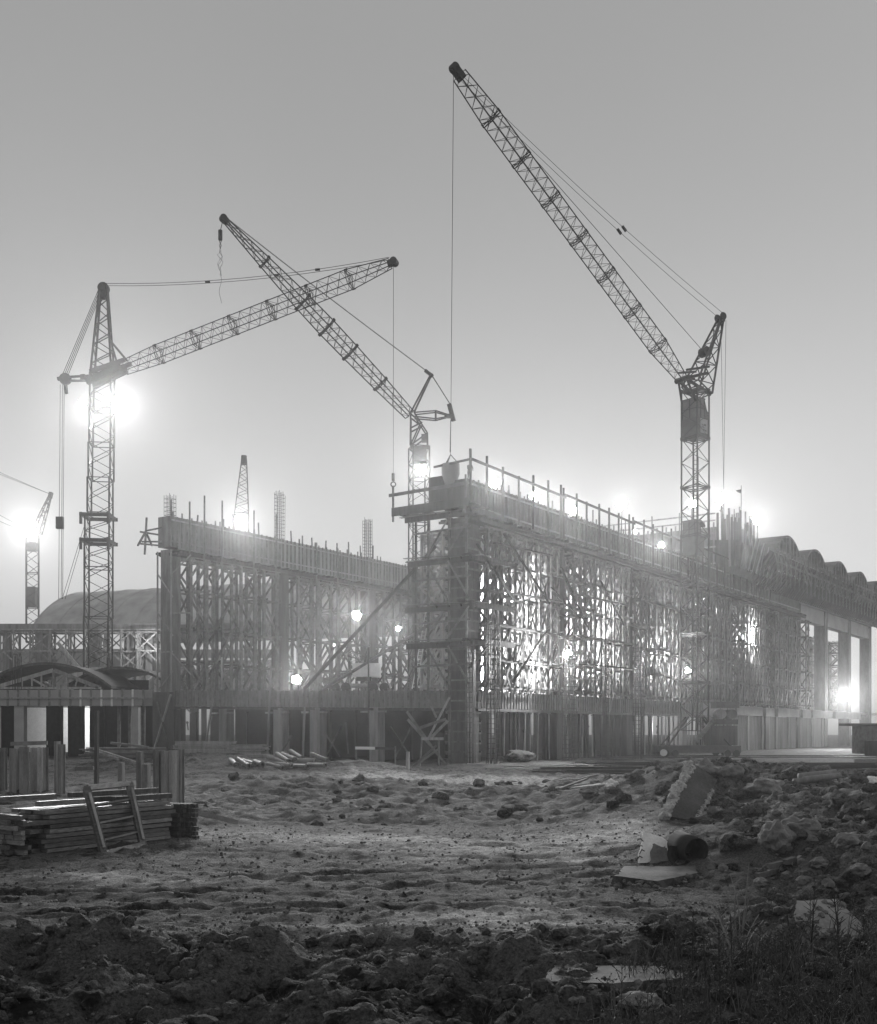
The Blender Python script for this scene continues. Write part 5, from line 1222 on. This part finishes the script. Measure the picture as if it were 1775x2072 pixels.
def edge(p, q, w, seed, mat='lit_pale_rubble'):
    m_ = M(); n = 48; r = random.Random(seed)
    for k in range(n):
        a = Vector(p).lerp(Vector(q), k / n); lump(m_, a + Vector((r.uniform(-.05, .05), r.uniform(-.08, .08), r.uniform(-.03, .03))), w * r.uniform(.7, 1.25), I2, seed + k * 1.7, .6, .9)
    m_.build('broken_edge', mat, sl)
edge(c_[0] + Vector((-.1, .1, 0)), c_[3] + Vector((-.08, .1, 0)), .15, 3, 'lit_broken_concrete'); edge(c_[1] + Vector((.02, .05, 0)), c_[2].lerp(c_[1], .25) + Vector((.03, .05, 0)), .06, 9, 'lit_broken_concrete')  # light on the broken edges put into their paler concrete
STONES = [  # px, py of the middle, size in px, flatness, seed, material, label
    (1425, 1552, 34, .6, 2.1, 'rubble', 'rough boulder capping the tilted slab'), (1480, 1560, 30, .6, 3.3, 'rubble', 'rounded boulder right of the tilted slab top'),
    (1378, 1638, 16, 1.1, 7.7, 'lit_pale_rubble', 'small pale rock at the foot of the tilted slab'), (1548, 1590, 38, .55, 5.1, 'rubble', 'dark split boulder behind the tilted slab'),
    (1570, 1690, 48, .7, 8.3, 'rubble', 'big rough boulder in the middle of the rubble heap'), (1620, 1668, 36, .6, 1.9, 'rubble', 'boulder above the middle of the rubble heap'), (1705, 1618, 26, .6, 6.1, 'earth', 'earthy lump high on the rubble heap'),
    (1662, 1662, 14, .8, 4.7, 'rubble', 'small stone topping the rubble heap'), (1720, 1700, 30, .6, 9.9, 'rubble', 'flat boulder at the right slope of the heap'), (1765, 1580, 16, .8, 2.9, 'lit_pale_rubble', 'pale stone at the far right behind the heap'),
    (1660, 1745, 18, .6, 3.9, 'rubble', 'stone on the right slope below the flat boulder'), (1740, 1760, 22, .6, 5.9, 'rubble', 'stone at the right edge of the heap'), (1538, 1783, 14, .7, 7.1, 'rubble', 'stone on the gravel slope of the heap'), (1500, 1700, 30, .5, 12.3, 'earth', 'earth-covered lump beside the rusty drum'),
    (1300, 2022, 44, .45, 6.6, 'rubble', 'flat pale stone lying in the weeds at the near right'), (1120, 1590, 12, .7, 3.4, 'rubble', 'stone on the broken ground in the middle'), (1195, 1598, 22, .55, 8.8, 'rubble', 'rough lump among broken boards in the middle'), (1236, 1588, 13, .8, 1.2, 'lit_pale_rubble', 'pale fragment on the low mound in the middle'),
    (1370, 1700, 20, .6, 9.1, 'rubble', 'rock behind the white wall fragment'), (745, 1890, 6, .8, 1.1, 'rubble', 'fist-sized stone on the near berm'), (1225, 1990, 16, .6, 2.2, 'earth', 'clod-like stone before the fallen slab'), (1555, 1905, 12, .7, 10.4, 'rubble', 'stone below the near concrete block'), (1450, 1930, 16, .6, 11.5, 'rubble', 'stone among the weeds before the pale bush')]
for px, py, s_, fl_, sd_, mt, lb_ in STONES:
    q = gp(px, py + s_ * .5); r = s_ / F * q.y
    m_ = M(); lump(m_, q + Vector((0, 0, r * fl_ * .45)), r, I3, sd_, .45, fl_); solo('boulder', m_, mt, lb_, 'boulder', q, 'boulders and stones of the rubble heap', mt == 'earth')
# near concrete block
q = gp(1660, 1888); Y = q.y
def crusted(name, label, cat, q, corners, thick, seed, jag, n, mat, w=.05):
    o = thing(name, label, cat, q); slabmesh(corners, thick, seed, jag, n).build('slab_body', mat, o); m_ = M(); r = random.Random(seed); N = len(corners)
    nr = (Vector(corners[1]) - Vector(corners[0])).cross(Vector(corners[2]) - Vector(corners[0])).normalized()
    for i in range(N):
        a, b_ = Vector(corners[i]), Vector(corners[(i + 1) % N]); k_ = int((b_ - a).length / (w * 1.1))
        for k in range(k_):
            if r.random() < .25: continue
            lump(m_, a.lerp(b_, (k + r.random()) / k_) - nr * (thick * r.random()), w * r.uniform(.4, 1.3), I1 if r.random() < .6 else I2, seed + k * 1.3 + i, .7, .8)
    for k in range(24):
        a = Vector(corners[0]).lerp(Vector(corners[1]), r.uniform(-.2, 1.2)); x, y = a.x + r.uniform(-.3, .3), a.y - abs(r.gauss(0, .35)); lump(m_, (x, y, gz(x, y) + .02), r.uniform(.02, .08), I1, k * .9 + seed, .6, .7)
    m_.build('broken_edge', 'rubble', o)
crusted('concrete_block', 'pale angular concrete block at the near right', 'concrete block', q, ([P(1612, 1882, Y), P(1640, 1876, Y + .05), P(1706, 1868, Y + .2), P(1712, 1845, Y + .4), P(1695, 1818, Y + .6), P(1612, 1822, Y + .5), P(1606, 1850, Y + .2)]), .5, 12, .02, 6, 'pale_block', .045)
# flat fallen slab
q = gp(1320, 1795); Y = q.y
crusted('fallen_slab', 'dark flat slab fallen before the torn drum', 'concrete slab', q, ([P(1242, 1772, Y), P(1330, 1783, Y - .3), P(1412, 1766, Y + .6), P(1408, 1753, Y + 1.3), P(1262, 1752, Y + 1.4)]), .38, 5, .03, 8, 'slab_face', .06)
q = gp(1240, 2000); Y = q.y
crusted('fallen_slab', 'cracked slab half hidden in the weeds at the near right', 'concrete slab', q, ([P(1098, 1985, Y), P(1240, 1990, Y - .25), P(1388, 1978, Y + .1), P(1385, 1955, Y + .9), P(1120, 1952, Y + .9)]), .28, 15, .04, 8, 'slab_face', .05)
# white fragment with bent bars, lamplight put into its very pale colour
q = gp(1310, 1745); Y = q.y
wf = thing('wall_fragment', 'white wall fragment coloured as lamplit, with bent reinforcing bars poking out', 'wall fragment', q)
slabmesh([P(1292, 1748, Y), P(1335, 1742, Y), P(1362, 1712, Y + .3), P(1342, 1694, Y + .5), P(1302, 1682, Y + .5)], .35, 21, .015, 9).build('fragment_body', 'lit_pale_rubble', wf)
slabmesh([P(1316, 1748, Y - .12), P(1352, 1745, Y - .1), P(1350, 1716, Y + .1), P(1322, 1708, Y + .1)], .1, 22, .015, 5).build('fragment_body', 'rubble', wf)
for k, (x0, y0, x1, y1) in enumerate(((1302, 1702, 1290, 1700), (1300, 1712, 1286, 1716), (1304, 1722, 1294, 1728), (1300, 1735, 1288, 1741))):
    mb('path', [P(x0, y0, Y + .1), P((x0 + x1) / 2, min(y0, y1) - 3, Y), P(x1, y1, Y - .1)], .012, 5).build('bent_bar', 'steel', wf)
# rusty drum torn open
q = gp(1400, 1748); Y = q.y + .2
dr = thing('torn_drum', 'black torn steel drum lying on its side beside the wall fragment', 'drum', q)
def dring(c, ax, r, l, t0, t1, n=18):
    ax = Vector(ax).normalized(); a = ax.cross(Vector((0, 0, 1))).normalized(); b_ = a.cross(ax); vs = []; fs = []
    for rr in (r, r - .02):
        for k in (0, 1):
            for i in range(n + 1): t = t0 + (t1 - t0) * i / n; vs.append(Vector(c) + ax * (l * k) + a * math.cos(t) * rr + b_ * math.sin(t) * rr)
    N = n + 1
    for i in range(n): fs += [(i, i + 1, N + i + 1, N + i), (2 * N + i, 3 * N + i, 3 * N + i + 1, 2 * N + i + 1), (i, 2 * N + i, 2 * N + i + 1, i + 1), (N + i, N + i + 1, 3 * N + i + 1, 3 * N + i)]
    m_ = M(); m_.add(vs, fs); return m_
dring(P(1410, 1722, Y), (-.25, .9, .1), .28, .8, 0, 6.283).build('drum_shell', 'pit', dr, True)
dring(P(1372, 1728, Y - .1), (.5, .8, -.1), .24, .7, 2.4, 5.6).build('torn_sheet', 'pit', dr, True)
mb('tube', P(1410, 1722, Y) + Vector((-.18, .65, .07)), P(1410, 1722, Y) + Vector((-.19, .69, .08)), .26, n=18).build('drum_lid', 'steel', dr)
# timber bits and bricks
for k, (px, py, Y0, lb_) in enumerate(((1660, 1578, 52, 'longest'), (1668, 1586, 51, 'lower'), (1650, 1590, 50.5, 'shortest'))):
    q = gp(px, py); solo('round_log', mb('tube', q + Vector((-.8, 0, .12)), q + Vector((.7, .3, .28)), .13, .11, 9), 'timber', lb_ + ' of the three round logs on the far side of the heap', 'log', q, 'round logs on the heap', True)
for k, (px, py, s_) in enumerate(((1572, 1760, 1), (1565, 1772, 1), (1600, 1752, .7), (1545, 1778, .8))):
    q = gp(px, py); d = .16 * s_; solo('brick', mb('bar', q + Vector((-d, 0, .05)), q + Vector((d, .1, .1)), .14, .1), 'rubble', ('loose brick on the gravel slope of the heap', 'second brick just below the loose one', 'small brick piece higher on the slope', 'broken brick lowest on the slope')[k], 'brick', q, 'bricks on the gravel slope')
for k, (x0, y0, x1, y1, Y) in enumerate(((1575, 1665, 1558, 1698, 33), (1620, 1733, 1600, 1748, 24.5))):
    p = gp(x1, y1 + 4); Y = p.y; solo('splintered_board', mb('bar', P(x1, y1, Y), P(x0, y0, Y + .3), .07, .05), 'timber', ('pale splintered board upright on the big boulder', 'short pale board on the gravel slope')[k], 'board', p, 'splintered boards on the heap')
for k, pts in enumerate((((1262, 1640), (1290, 1605), (1330, 1580), (1372, 1552), (1392, 1548)), ((1225, 1575), (1250, 1590), (1300, 1600), (1355, 1588)))):
    Yw_ = 46 if k == 0 else 50
    solo('bent_wire', mb('path', [P(x, y, Yw_ - i * .8) for i, (x, y) in enumerate(pts)], .022, 5), 'rope', ('long bent wire reaching up to the tilted slab', 'slack cable sagging behind the tilted slab')[k], 'wire', P(*pts[0], Yw_), 'wires on the heap', True)
for k, (px, py, n) in enumerate(((1190, 1600, 6), (1160, 1585, 4))):
    q = gp(px, py); o = thing('board_scrap', ('tangle of broken boards on the low mound in the middle', 'few split boards left of the tangle')[k], 'scrap boards', q, 0, 'broken boards in the middle')
    for j in range(n): p = q + Vector((R.uniform(-.8, .8), R.uniform(-.5, .5), .15)); t = R.uniform(-.5, .5); mb('bar', p - Vector((.7 * math.cos(t), .7 * math.sin(t), .05)), p + Vector((.7 * math.cos(t), .7 * math.sin(t), R.uniform(.0, .35))), .16, .06).build('board', 'plank' if j % 2 else 'timber', o)
# stuff: crushed rubble on the heap
rs = M()
for i in range(1500):
    y = R.uniform(15, 60); x = R.uniform(.2, .5) * y + R.uniform(-.5, .5)
    if R.random() > churn(x, y): continue
    r = (.03 + .12 * R.random() ** 3) * (.8 + y / 60); lump(rs, (x, y, gz(x, y) + r * .25), r, I1 if r < .1 else I2, i * .53, .6, .75)
tag(rs.build('rubble', 'rubble'), 'crushed concrete rubble strewn over the heap', 'rubble', kind='stuff')
# ---------------------------------------------------------------- plants
def blade(mbx, p, h, lean, w):
    a = R.uniform(0, 6.28); d = Vector((math.cos(a), math.sin(a), 0)); s_ = Vector((-d.y, d.x, 0)) * w; p = Vector(p); m1 = p + d * lean * .4 + Vector((0, 0, h * .6)); t = p + d * lean + Vector((0, 0, h))
    mbx.add([p - s_, p + s_, m1 + s_ * .7, m1 - s_ * .7, t], [(0, 1, 2, 3), (3, 2, 4)])
def weed(mbx, p, h, nb):
    p = Vector(p); top = p + Vector((R.uniform(-.12, .12), R.uniform(-.1, .1), h)); mbx.bar(p, top, .011, w1=.005)
    for k in range(nb):
        t = R.uniform(.2, 1); q = p.lerp(top, t); a = R.uniform(0, 6.28); l = R.uniform(.03, .16); d = Vector((math.cos(a) * l, math.sin(a) * l, R.uniform(.02, .12)))
        mbx.bar(q, q + d, .006, w1=.003)
        for _ in range(2):
            c_ = q + d * R.uniform(.5, 1.1); r = R.uniform(.008, .022); u_ = Vector((R.uniform(-1, 1), R.uniform(-1, 1), R.uniform(-1, 1))).normalized() * r; w_ = u_.orthogonal().normalized() * r * .6
            mbx.add([c_ - u_, c_ + w_, c_ + u_, c_ - w_], [(0, 1, 2, 3)])
wd = M(); gs = M()
def wdens(x, y):
    s_ = x / y
    d = sstep(.10, .24, s_) * sstep(15, 11.8, y) + .6 * sstep(.26, .36, s_) * sstep(16.5, 12.5, y)
    return min(1, d) * (.35 + .65 * sstep(-.15, .3, noise.noise(Vector((x * .9, y * .9, 2)))))
for i in range(2300):
    y = R.uniform(8.6, 19); x = R.uniform(.05, .48) * y
    if R.random() > wdens(x, y): continue
    if R.random() < .34: weed(wd, (x, y, gz(x, y) - .02), R.uniform(.25, 1.05) * (1.0 if y < 11.8 else .5), R.randint(10, 26))
    else:
        for _ in range(6): q = (x + R.uniform(-.1, .1), y + R.uniform(-.1, .1)); blade(gs, (*q, gz(*q) - .02), R.uniform(.12, .5), R.uniform(.05, .3), R.uniform(.004, .009))
for i in range(1500):
    y = R.uniform(9, 16); x = R.uniform(-.44, .12) * y
    if R.random() < .55 * sstep(-.1, .4, noise.noise(Vector((x * .7, y * .7, 5)))):
        for _ in range(3): q = (x + R.uniform(-.1, .1), y + R.uniform(-.1, .1)); blade(gs, (*q, gz(*q) - .02), R.uniform(.05, .2), R.uniform(.03, .15), R.uniform(.003, .007))
tag(wd.build('weeds', 'weed'), 'dark withered weeds covering the near right ground', 'weeds', kind='stuff')
tag(gs.build('grass', 'straw'), 'dry tufts of grass among the weeds', 'grass', kind='stuff')
def twig(o, name, mat, p, q, r, bend=.1, side=0):
    p = Vector(p); q = Vector(q); n = 6; ax = Vector((R.uniform(-1, 1), R.uniform(-1, 1), .2)); pts = [p.lerp(q, i / n) + ax * bend * math.sin(math.pi * i / n) * .5 for i in range(n + 1)]
    m_ = M(); m_.path(pts, r, 5, r * .35)
    for k in range(side):
        t = R.uniform(.3, .95); c_ = p.lerp(q, t) + ax * bend * math.sin(math.pi * t) * .5; m_.bar(c_, c_ + Vector((R.uniform(-.12, .12), R.uniform(-.1, .1), R.uniform(.03, .14))), r * .6, w1=r * .25)
    return m_.build(name, mat, o)
q = gp(1468, 1930)
bs = thing('bare_shrub', 'leafless shrub of pale upright rods among the weeds', 'shrub', q)
Y = q.y
for k, (x0, y0, x1, y1) in enumerate(((1492, 1900, 1470, 1800), (1497, 1895, 1490, 1795), (1506, 1885, 1524, 1790), (1500, 1880, 1516, 1745), (1490, 1890, 1478, 1770), (1482, 1905, 1440, 1830), (1512, 1895, 1536, 1850), (1520, 1900, 1545, 1862), (1478, 1910, 1452, 1840), (1420, 1860, 1408, 1838), (1441, 1856, 1425, 1836), (1470, 1880, 1455, 1848))):
    twig(bs, 'rod', 'pale_twig', P(1495 + (x0 - 1495) * .3, 1935, Y), P(x1, y1, Y + R.uniform(-.3, .3)), .012, .12, 3)
for k, (x0, y0, x1, y1) in enumerate(((1462, 2040, 1455, 1860), (1440, 2050, 1425, 1870), (1480, 2040, 1478, 1850), (1520, 2040, 1512, 1900))):
    twig(bs, 'dark_rod', 'twig', P(x0, y0, Y - 2.2), P(x1, y1, Y - 2.2), .013, .08, 8)
for k, (x0, y0, x1, y1, xm, ym) in enumerate(((1582, 2056, 1659, 1808, 1583, 1985),)):
    Y = 11.9; o = thing('sapling', 'single dark leafless sapling leaning right before the concrete block', 'sapling', P(x0, y0, Y))
    twig(o, 'stem', 'twig', P(x0, y0 + 20, Y), P(xm, ym, Y), .014, .02, 6); twig(o, 'stem', 'twig', P(xm, ym, Y), P(x1, y1, Y + .3), .012, .03, 8)
for k, (px, h, lb_) in enumerate(((1402, .9, 'slim dark stem standing in the weeds left of the pale shrub'), (1640, 1.0, 'slim dark stem in the weeds below the concrete block'), (1700, .9, 'bushy dark stem near the right border of the weeds'), (1755, .95, 'dark stem at the right border of the weeds'), (1330, .55, 'short dark stem above the cracked slab'))):
    Y = 12.6 + .5 * (k % 2); x = GX(px, Y); b_ = Vector((x, Y, gz(x, Y) - .05)); o = thing('weed_stem', lb_, 'weed', b_, 0, 'tall stems among the weeds')
    twig(o, 'stem', 'twig', b_, b_ + Vector((R.uniform(-.15, .15), 0, h)), .012, .06, 14)
    lf_ = M(); weed(lf_, b_, h * .9, 26); lf_.build('side_twigs', 'weed', o)

# ---------------------------------------------------------------- people
def person(feet, face, pose, label):
    """one continuous body grown from a joint skeleton, with hat and overalls"""
    fx = Vector((math.cos(face), math.sin(face), 0)); sx = Vector((fx.y, -fx.x, 0)); up = Vector((0, 0, 1)); fe = Vector(feet)
    o = thing('person', label, 'person', fe, 0, 'workers on the wall tops')
    J = {}
    def a(n, f, s_, z, r, par=None): J[n] = (fe + fx * f + sx * s_ + up * z, r, par)
    ln = .16 if pose == 'stoop' else .03
    a('pelvis', 0, 0, .95, .15); a('waist', ln * .3, 0, 1.12, .135, 'pelvis'); a('chest', ln * .8, 0, 1.34, .165, 'waist'); a('neck', ln * 1.2, 0, 1.51, .065, 'chest'); a('head', ln * 1.6, 0, 1.60, .085, 'neck'); a('crown', ln * 1.7, 0, 1.72, .09, 'head'); a('nose', ln * 1.6 + .1, 0, 1.63, .02, 'head')
    for s_, t in ((-1, 'l'), (1, 'r')):
        a('hip' + t, 0, .1 * s_, .88, .11, 'pelvis'); a('knee' + t, .05, .12 * s_, .5, .075, 'hip' + t); a('ankle' + t, 0, .13 * s_, .09, .05, 'knee' + t); a('toe' + t, .17, .15 * s_, .04, .04, 'ankle' + t)
        a('sh' + t, ln * .9, .2 * s_, 1.43, .075, 'chest'); 
        if pose == 'stoop' or s_ > 0: a('el' + t, ln + .16, .25 * s_, 1.18, .052, 'sh' + t); a('wr' + t, ln + .38, .16 * s_, 1.12, .036, 'el' + t); hx, hz, hs_ = ln + .46, 1.12, .15
        else: a('el' + t, .0, .27 * s_, 1.15, .052, 'sh' + t); a('wr' + t, .08, .28 * s_, .92, .036, 'el' + t); hx, hz, hs_ = .1, .83, .28
        a('palm' + t, hx, hs_ * s_, hz, .035, 'wr' + t)
        for j in range(4): a('f%d%s' % (j, t), hx + (.08 if hz > 1 else .02), (hs_ - .03 + .02 * j) * s_, hz - (.05 if hz > 1 else .09) + .006 * j, .010, 'palm' + t)
        a('th' + t, hx + .03, (hs_ - .055) * s_, hz - .01, .011, 'palm' + t)
    names = list(J); vs = [tuple(J[n][0] - fe) for n in names]; es = [(names.index(J[n][2]), i) for i, n in enumerate(names) if J[n][2]]
    me = bpy.data.meshes.new('body'); me.from_pydata(vs, es, []); b_ = bpy.data.objects.new('body', me); COL.objects.link(b_); b_.parent = o
    mo = b_.modifiers.new('skin', 'SKIN'); mo.use_smooth_shade = True
    for i, n in enumerate(names): me.skin_vertices[0].data[i].radius = (J[n][1], J[n][1] * (.8 if n in ('pelvis', 'waist', 'chest') else 1))
    me.skin_vertices[0].data[0].use_root = True
    b_.modifiers.new('sub', 'SUBSURF').render_levels = 2; me.materials.append(MT['cloth'])
    hp_ = J['crown'][0]; m_ = M(); m_.tube(hp_ + up * .0, hp_ + up * .06, .125, .10, 14); m_.tube(hp_ - up * .012, hp_ + up * .002, .155, .15, 14); m_.build('helmet', 'painted_steel', o, True)
    return o
person(L(.9, .3, ZT + .02), -1.9 + math.pi, 'stoop', 'worker stooping beside the hanging skip on the corner column top')
person(P(1461, 1047, 158), 2.4, 'stand', 'tiny hazy worker standing at the edge of the far lit front')
# ---------------------------------------------------------------- floodlights
def lamp(px, py, Y, watt, r, label, pole=None, aim=None, src=.3):
    r *= .82; c_ = P(px, py, Y); o = thing('floodlight', label, 'floodlight', c_, 0, 'lit floodlights of the building site')
    beam = aim is None                    # most lamps are narrow floodlights turned to the near side of the site
    d = Vector((-c_.x, -c_.y, CH - c_.z - 2)).normalized() if beam else Vector(aim).normalized()
    m_ = M(); m_.tube(c_ - d * .55, c_ - d * .12, r * .35, r, 16); m_.build('lamp_housing', 'steel', o)
    ha_ = d.cross(Vector((0, 0, 1))).normalized(); va_ = ha_.cross(d)
    nl = 1 if r < .3 else (3 if r < .5 else 6)          # extra glasses imitate each lamp's blurred glare
    for k in range(nl):
        t_ = 2 * math.pi * k / max(1, nl - (nl > 3)) + px; e_ = 0 if (nl == 1 or (nl > 3 and k == nl - 1)) else r * .62
        p_ = c_ + ha_ * (math.cos(t_) * e_) + va_ * (math.sin(t_) * e_); q_ = r * (.92 if nl == 1 else .40 + .06 * math.sin(px + k * 2))
        m_ = M(); m_.tube(p_ - d * .119, p_ + d * (.02 + .03 * (k % 2)), q_, q_ * .9, 14); m_.build('lamp_glass', 'lamp', o)
    b_ = c_ - d * .3
    if pole is not None: mb('tube', Vector((b_.x, b_.y, pole)), b_ + Vector((0, 0, .1)), .09, .07, 7).build('lamp_pole', 'plank', o)
    else: mb('bar', b_, b_ + Vector((0, .5, -.9)), .12).build('lamp_bracket', 'steel', o)
    li = bpy.data.lights.new('bulb', 'SPOT'); li.energy = watt * (LK * 1.3 if beam else LK); li.shadow_soft_size = src; li.spot_size = math.radians(46 if beam else 158); li.spot_blend = 1.0
    lo = bpy.data.objects.new('bulb', li); COL.objects.link(lo); lo.parent = o; lo.location = d * (.1 + src); lo.rotation_euler = d.to_track_quat('-Z', 'Y').to_euler()
    return o
LK = 1.8
lamp(238, 815, 136.5, 42000, .9, 'very bright floodlight on the left-hand crane, right of its mast')
lamp(168, 815, 141, 22000, .65, 'bright floodlight on the left-hand crane, left of its mast', None, (.28, -.35, -.8))
lamp(57, 1070, 296, 90000, 1.7, 'glaring distant floodlight on the hazy far-left crane', None)
lamp(487, 1053, 131, 30000, .85, 'glaring floodlight above the left-hand wall beam', 26.0)
lamp(853, 950, 133.4, 20000, .75, 'bright floodlight on the mid-sized crane\'s mast')
lamp(1000, 979, 105.0, 14000, .62, 'nearest floodlight on the right-hand wall beam, close to the corner column')
lamp(1083, 1003, 113.0, 13000, .65, 'second floodlight along the right-hand wall top, half hidden by the guard rail', 26.0)
lamp(1160, 1034, 120.0, 13000, .65, 'third floodlight along the right-hand wall top', 26.0)
lamp(1258, 1020, 163, 15000, 1.0, 'large floodlight above the hall\'s lit far front', 33.0)
lamp(1285, 1076, 130, 5000, .3, 'small floodlight between the rail posts of the right-hand wall top', 26.0)
lamp(1338, 1103, 134.0, 11000, .45, 'floodlight below the guard rail near the right-hand crane mast')
lamp(1400, 1018, 160, 9000, .85, 'floodlight showing through the right-hand crane\'s mast', 33.0)
lamp(1460, 1008, 161, 15000, 1.0, 'glaring floodlight right of the crane mast on the far roof', 33.0)
lamp(1533, 1050, 163, 16000, .95, 'glaring floodlight on the far roof peak beside the flag pole', 31.0)
lamp(1712, 1408, 203, 60000, 1.05, 'glaring floodlight low down between the bare columns at the far right', 6.7)
lamp(1392, 1357, 141, 14000, .5, 'floodlight low on the right-hand falsework behind the crane mast')
lamp(1151, 1322, 110.2, 16000, .42, 'floodlight on the reinforcement cage before the second right-hand column', None, (-.35, -1, -.35))
lamp(722, 1245, 138, 16000, .7, 'bright floodlight on a pole over the mobile crane', 6.7)
lamp(806, 1272, 130, 7000, .36, 'small floodlight on a slim pole between the raking poles', 6.7)
lamp(677, 1302, 146, 13000, .5, 'hazy floodlight in the left-hand falsework beyond the mobile crane', 6.7, (-.5, -.8, .1))
lamp(600, 1375, 124, 13000, .65, 'floodlight low on the deck under the left-hand falsework', 6.7)
lamp(972, 1380, 107.4, 22000, .3, 'floodlight on the deck glowing through the first right-hand bay', 6.7, (.5, .75, .45))
lamp(1141, 1335, 121.3, 20000, .4, 'floodlight behind the second right-hand column lighting the inner towers', 6.7, (.5, .8, .3))
lamp(1416, 1222, 156, 10000, .6, 'floodlight on the lit far front seen through the crane mast', 6.7, (.1, .9, .1))
lamp(1250, 1330, 136, 18000, .4, 'floodlight deep in the third right-hand bay', 6.7, (.5, .5, .1))
lamp(206, 1445, 146, 2500, .22, 'small lamp hanging under the low wing\'s deck', None, (-.3, .9, 0))
lamp(320, 1300, 170, 1200, .3, 'small lamp before the hazy second hall', None, (-.4, .6, 0))
lamp(985, 1190, 106.6, 15000, .25, 'floodlight high among the inner towers of the first right-hand bay', None, (.55, .8, -.2))
lamp(1160, 1215, 122, 13000, .25, 'floodlight high among the inner towers of the second right-hand bay', None, (.55, .8, -.2))
lamp(1500, 1290, 163, 16000, .3, 'hazy floodlight deep in the dark falsework right of the crane', None, (.6, .7, .1))
lamp(379, 1462, 131, 350, .2, 'small lamp behind the added shade screen under the deck front', None, (-.2, .8, 0))
lamp(1190, 1470, 128, 1200, .2, 'small lamp behind the screens under the right-hand deck', None, (0, .8, 0))
lamp(1060, 1480, 120, 700, .18, 'small lamp behind the props nearest the corner column', None, (0, .8, 0))
lamp(1330, 1470, 140, 1400, .2, 'small lamp under the third bay of the right-hand deck', None, (0, .8, 0))

# ---------------------------------------------------------------- sky, sun and air
w = bpy.data.worlds.new('World'); S.world = w; w.use_nodes = True; nt = w.node_tree; lk = nt.links.new
SUN_EL, SUN_ROT = math.radians(6.0), math.radians(75.0)
sky = nd(nt, 'ShaderNodeTexSky', sky_type='NISHITA'); sky.sun_disc = False; sky.sun_elevation = SUN_EL; sky.sun_rotation = SUN_ROT; sky.dust_density = 4.0; sky.air_density = 1.5
bw = nd(nt, 'ShaderNodeRGBToBW'); lk(sky.outputs[0], bw.inputs[0])
pw = nd(nt, 'ShaderNodeMath', operation='POWER'); pw.inputs[1].default_value = .30; lk(bw.outputs[0], pw.inputs[0])
ml = nd(nt, 'ShaderNodeMath', operation='MULTIPLY'); ml.inputs[1].default_value = 4.15; lk(pw.outputs[0], ml.inputs[0])   # thick even overcast: the clear-sky gradient is flattened
tcw = nd(nt, 'ShaderNodeTexCoord'); sx_ = nd(nt, 'ShaderNodeSeparateXYZ'); lk(tcw.outputs['Generated'], sx_.inputs[0])   # overcast dusk: paler towards the horizon and the afterglow
el = nd(nt, 'ShaderNodeMapRange', interpolation_type='SMOOTHERSTEP'); el.inputs['From Min'].default_value = -.05; el.inputs['From Max'].default_value = .62; el.inputs['To Min'].default_value = 1.35; el.inputs['To Max'].default_value = .82; lk(sx_.outputs['Z'], el.inputs['Value'])
az = nd(nt, 'ShaderNodeMapRange'); az.inputs['From Min'].default_value = -1; az.inputs['From Max'].default_value = .8; az.inputs['To Min'].default_value = 1.0; az.inputs['To Max'].default_value = 1.0; lk(sx_.outputs['Y'], az.inputs['Value'])
cn = nd(nt, 'ShaderNodeTexNoise', i_Scale=2.2, i_Detail=4.0); lk(tcw.outputs['Generated'], cn.inputs['Vector']); cr_ = nd(nt, 'ShaderNodeMapRange'); cr_.inputs['To Min'].default_value = .93; cr_.inputs['To Max'].default_value = 1.07; lk(cn.outputs['Fac'], cr_.inputs['Value'])
pr_ = ml
for o_ in (el, az, cr_):
    q_ = nd(nt, 'ShaderNodeMath', operation='MULTIPLY'); lk(pr_.outputs[0], q_.inputs[0]); lk(o_.outputs[0], q_.inputs[1]); pr_ = q_
bg = nt.nodes['Background']; lk(pr_.outputs[0], bg.inputs['Color']); bg.inputs['Strength'].default_value = .1
sl_ = bpy.data.lights.new('sun', 'SUN'); sl_.energy = .25; sl_.angle = math.radians(25); so = bpy.data.objects.new('sun', sl_); COL.objects.link(so)
so.rotation_euler = (math.pi / 2 - SUN_EL, 0, -SUN_ROT + math.pi)
hm_, nt, b = new_mat('haze'); nt.nodes.remove(b)
pv = nd(nt, 'ShaderNodeVolumePrincipled'); pv.inputs['Color'].default_value = (.97, .97, .97, 1); pv.inputs['Density'].default_value = .00022; pv.inputs['Anisotropy'].default_value = .82
nt.links.new(pv.outputs[0], nt.nodes['Material Output'].inputs['Volume'])
MT['haze'] = hm_
hz = mb('box', (-720, -40, -1.5), (720, 720, 78)).build('haze', 'haze'); tag(hz, 'thin evening mist over the whole building site', 'mist', kind='stuff')
# leftovers of copied prototypes
for o in [o for o in S.objects if o.get('label') == 'x']:
    for c_ in list(o.children): bpy.data.objects.remove(c_)
    bpy.data.objects.remove(o)
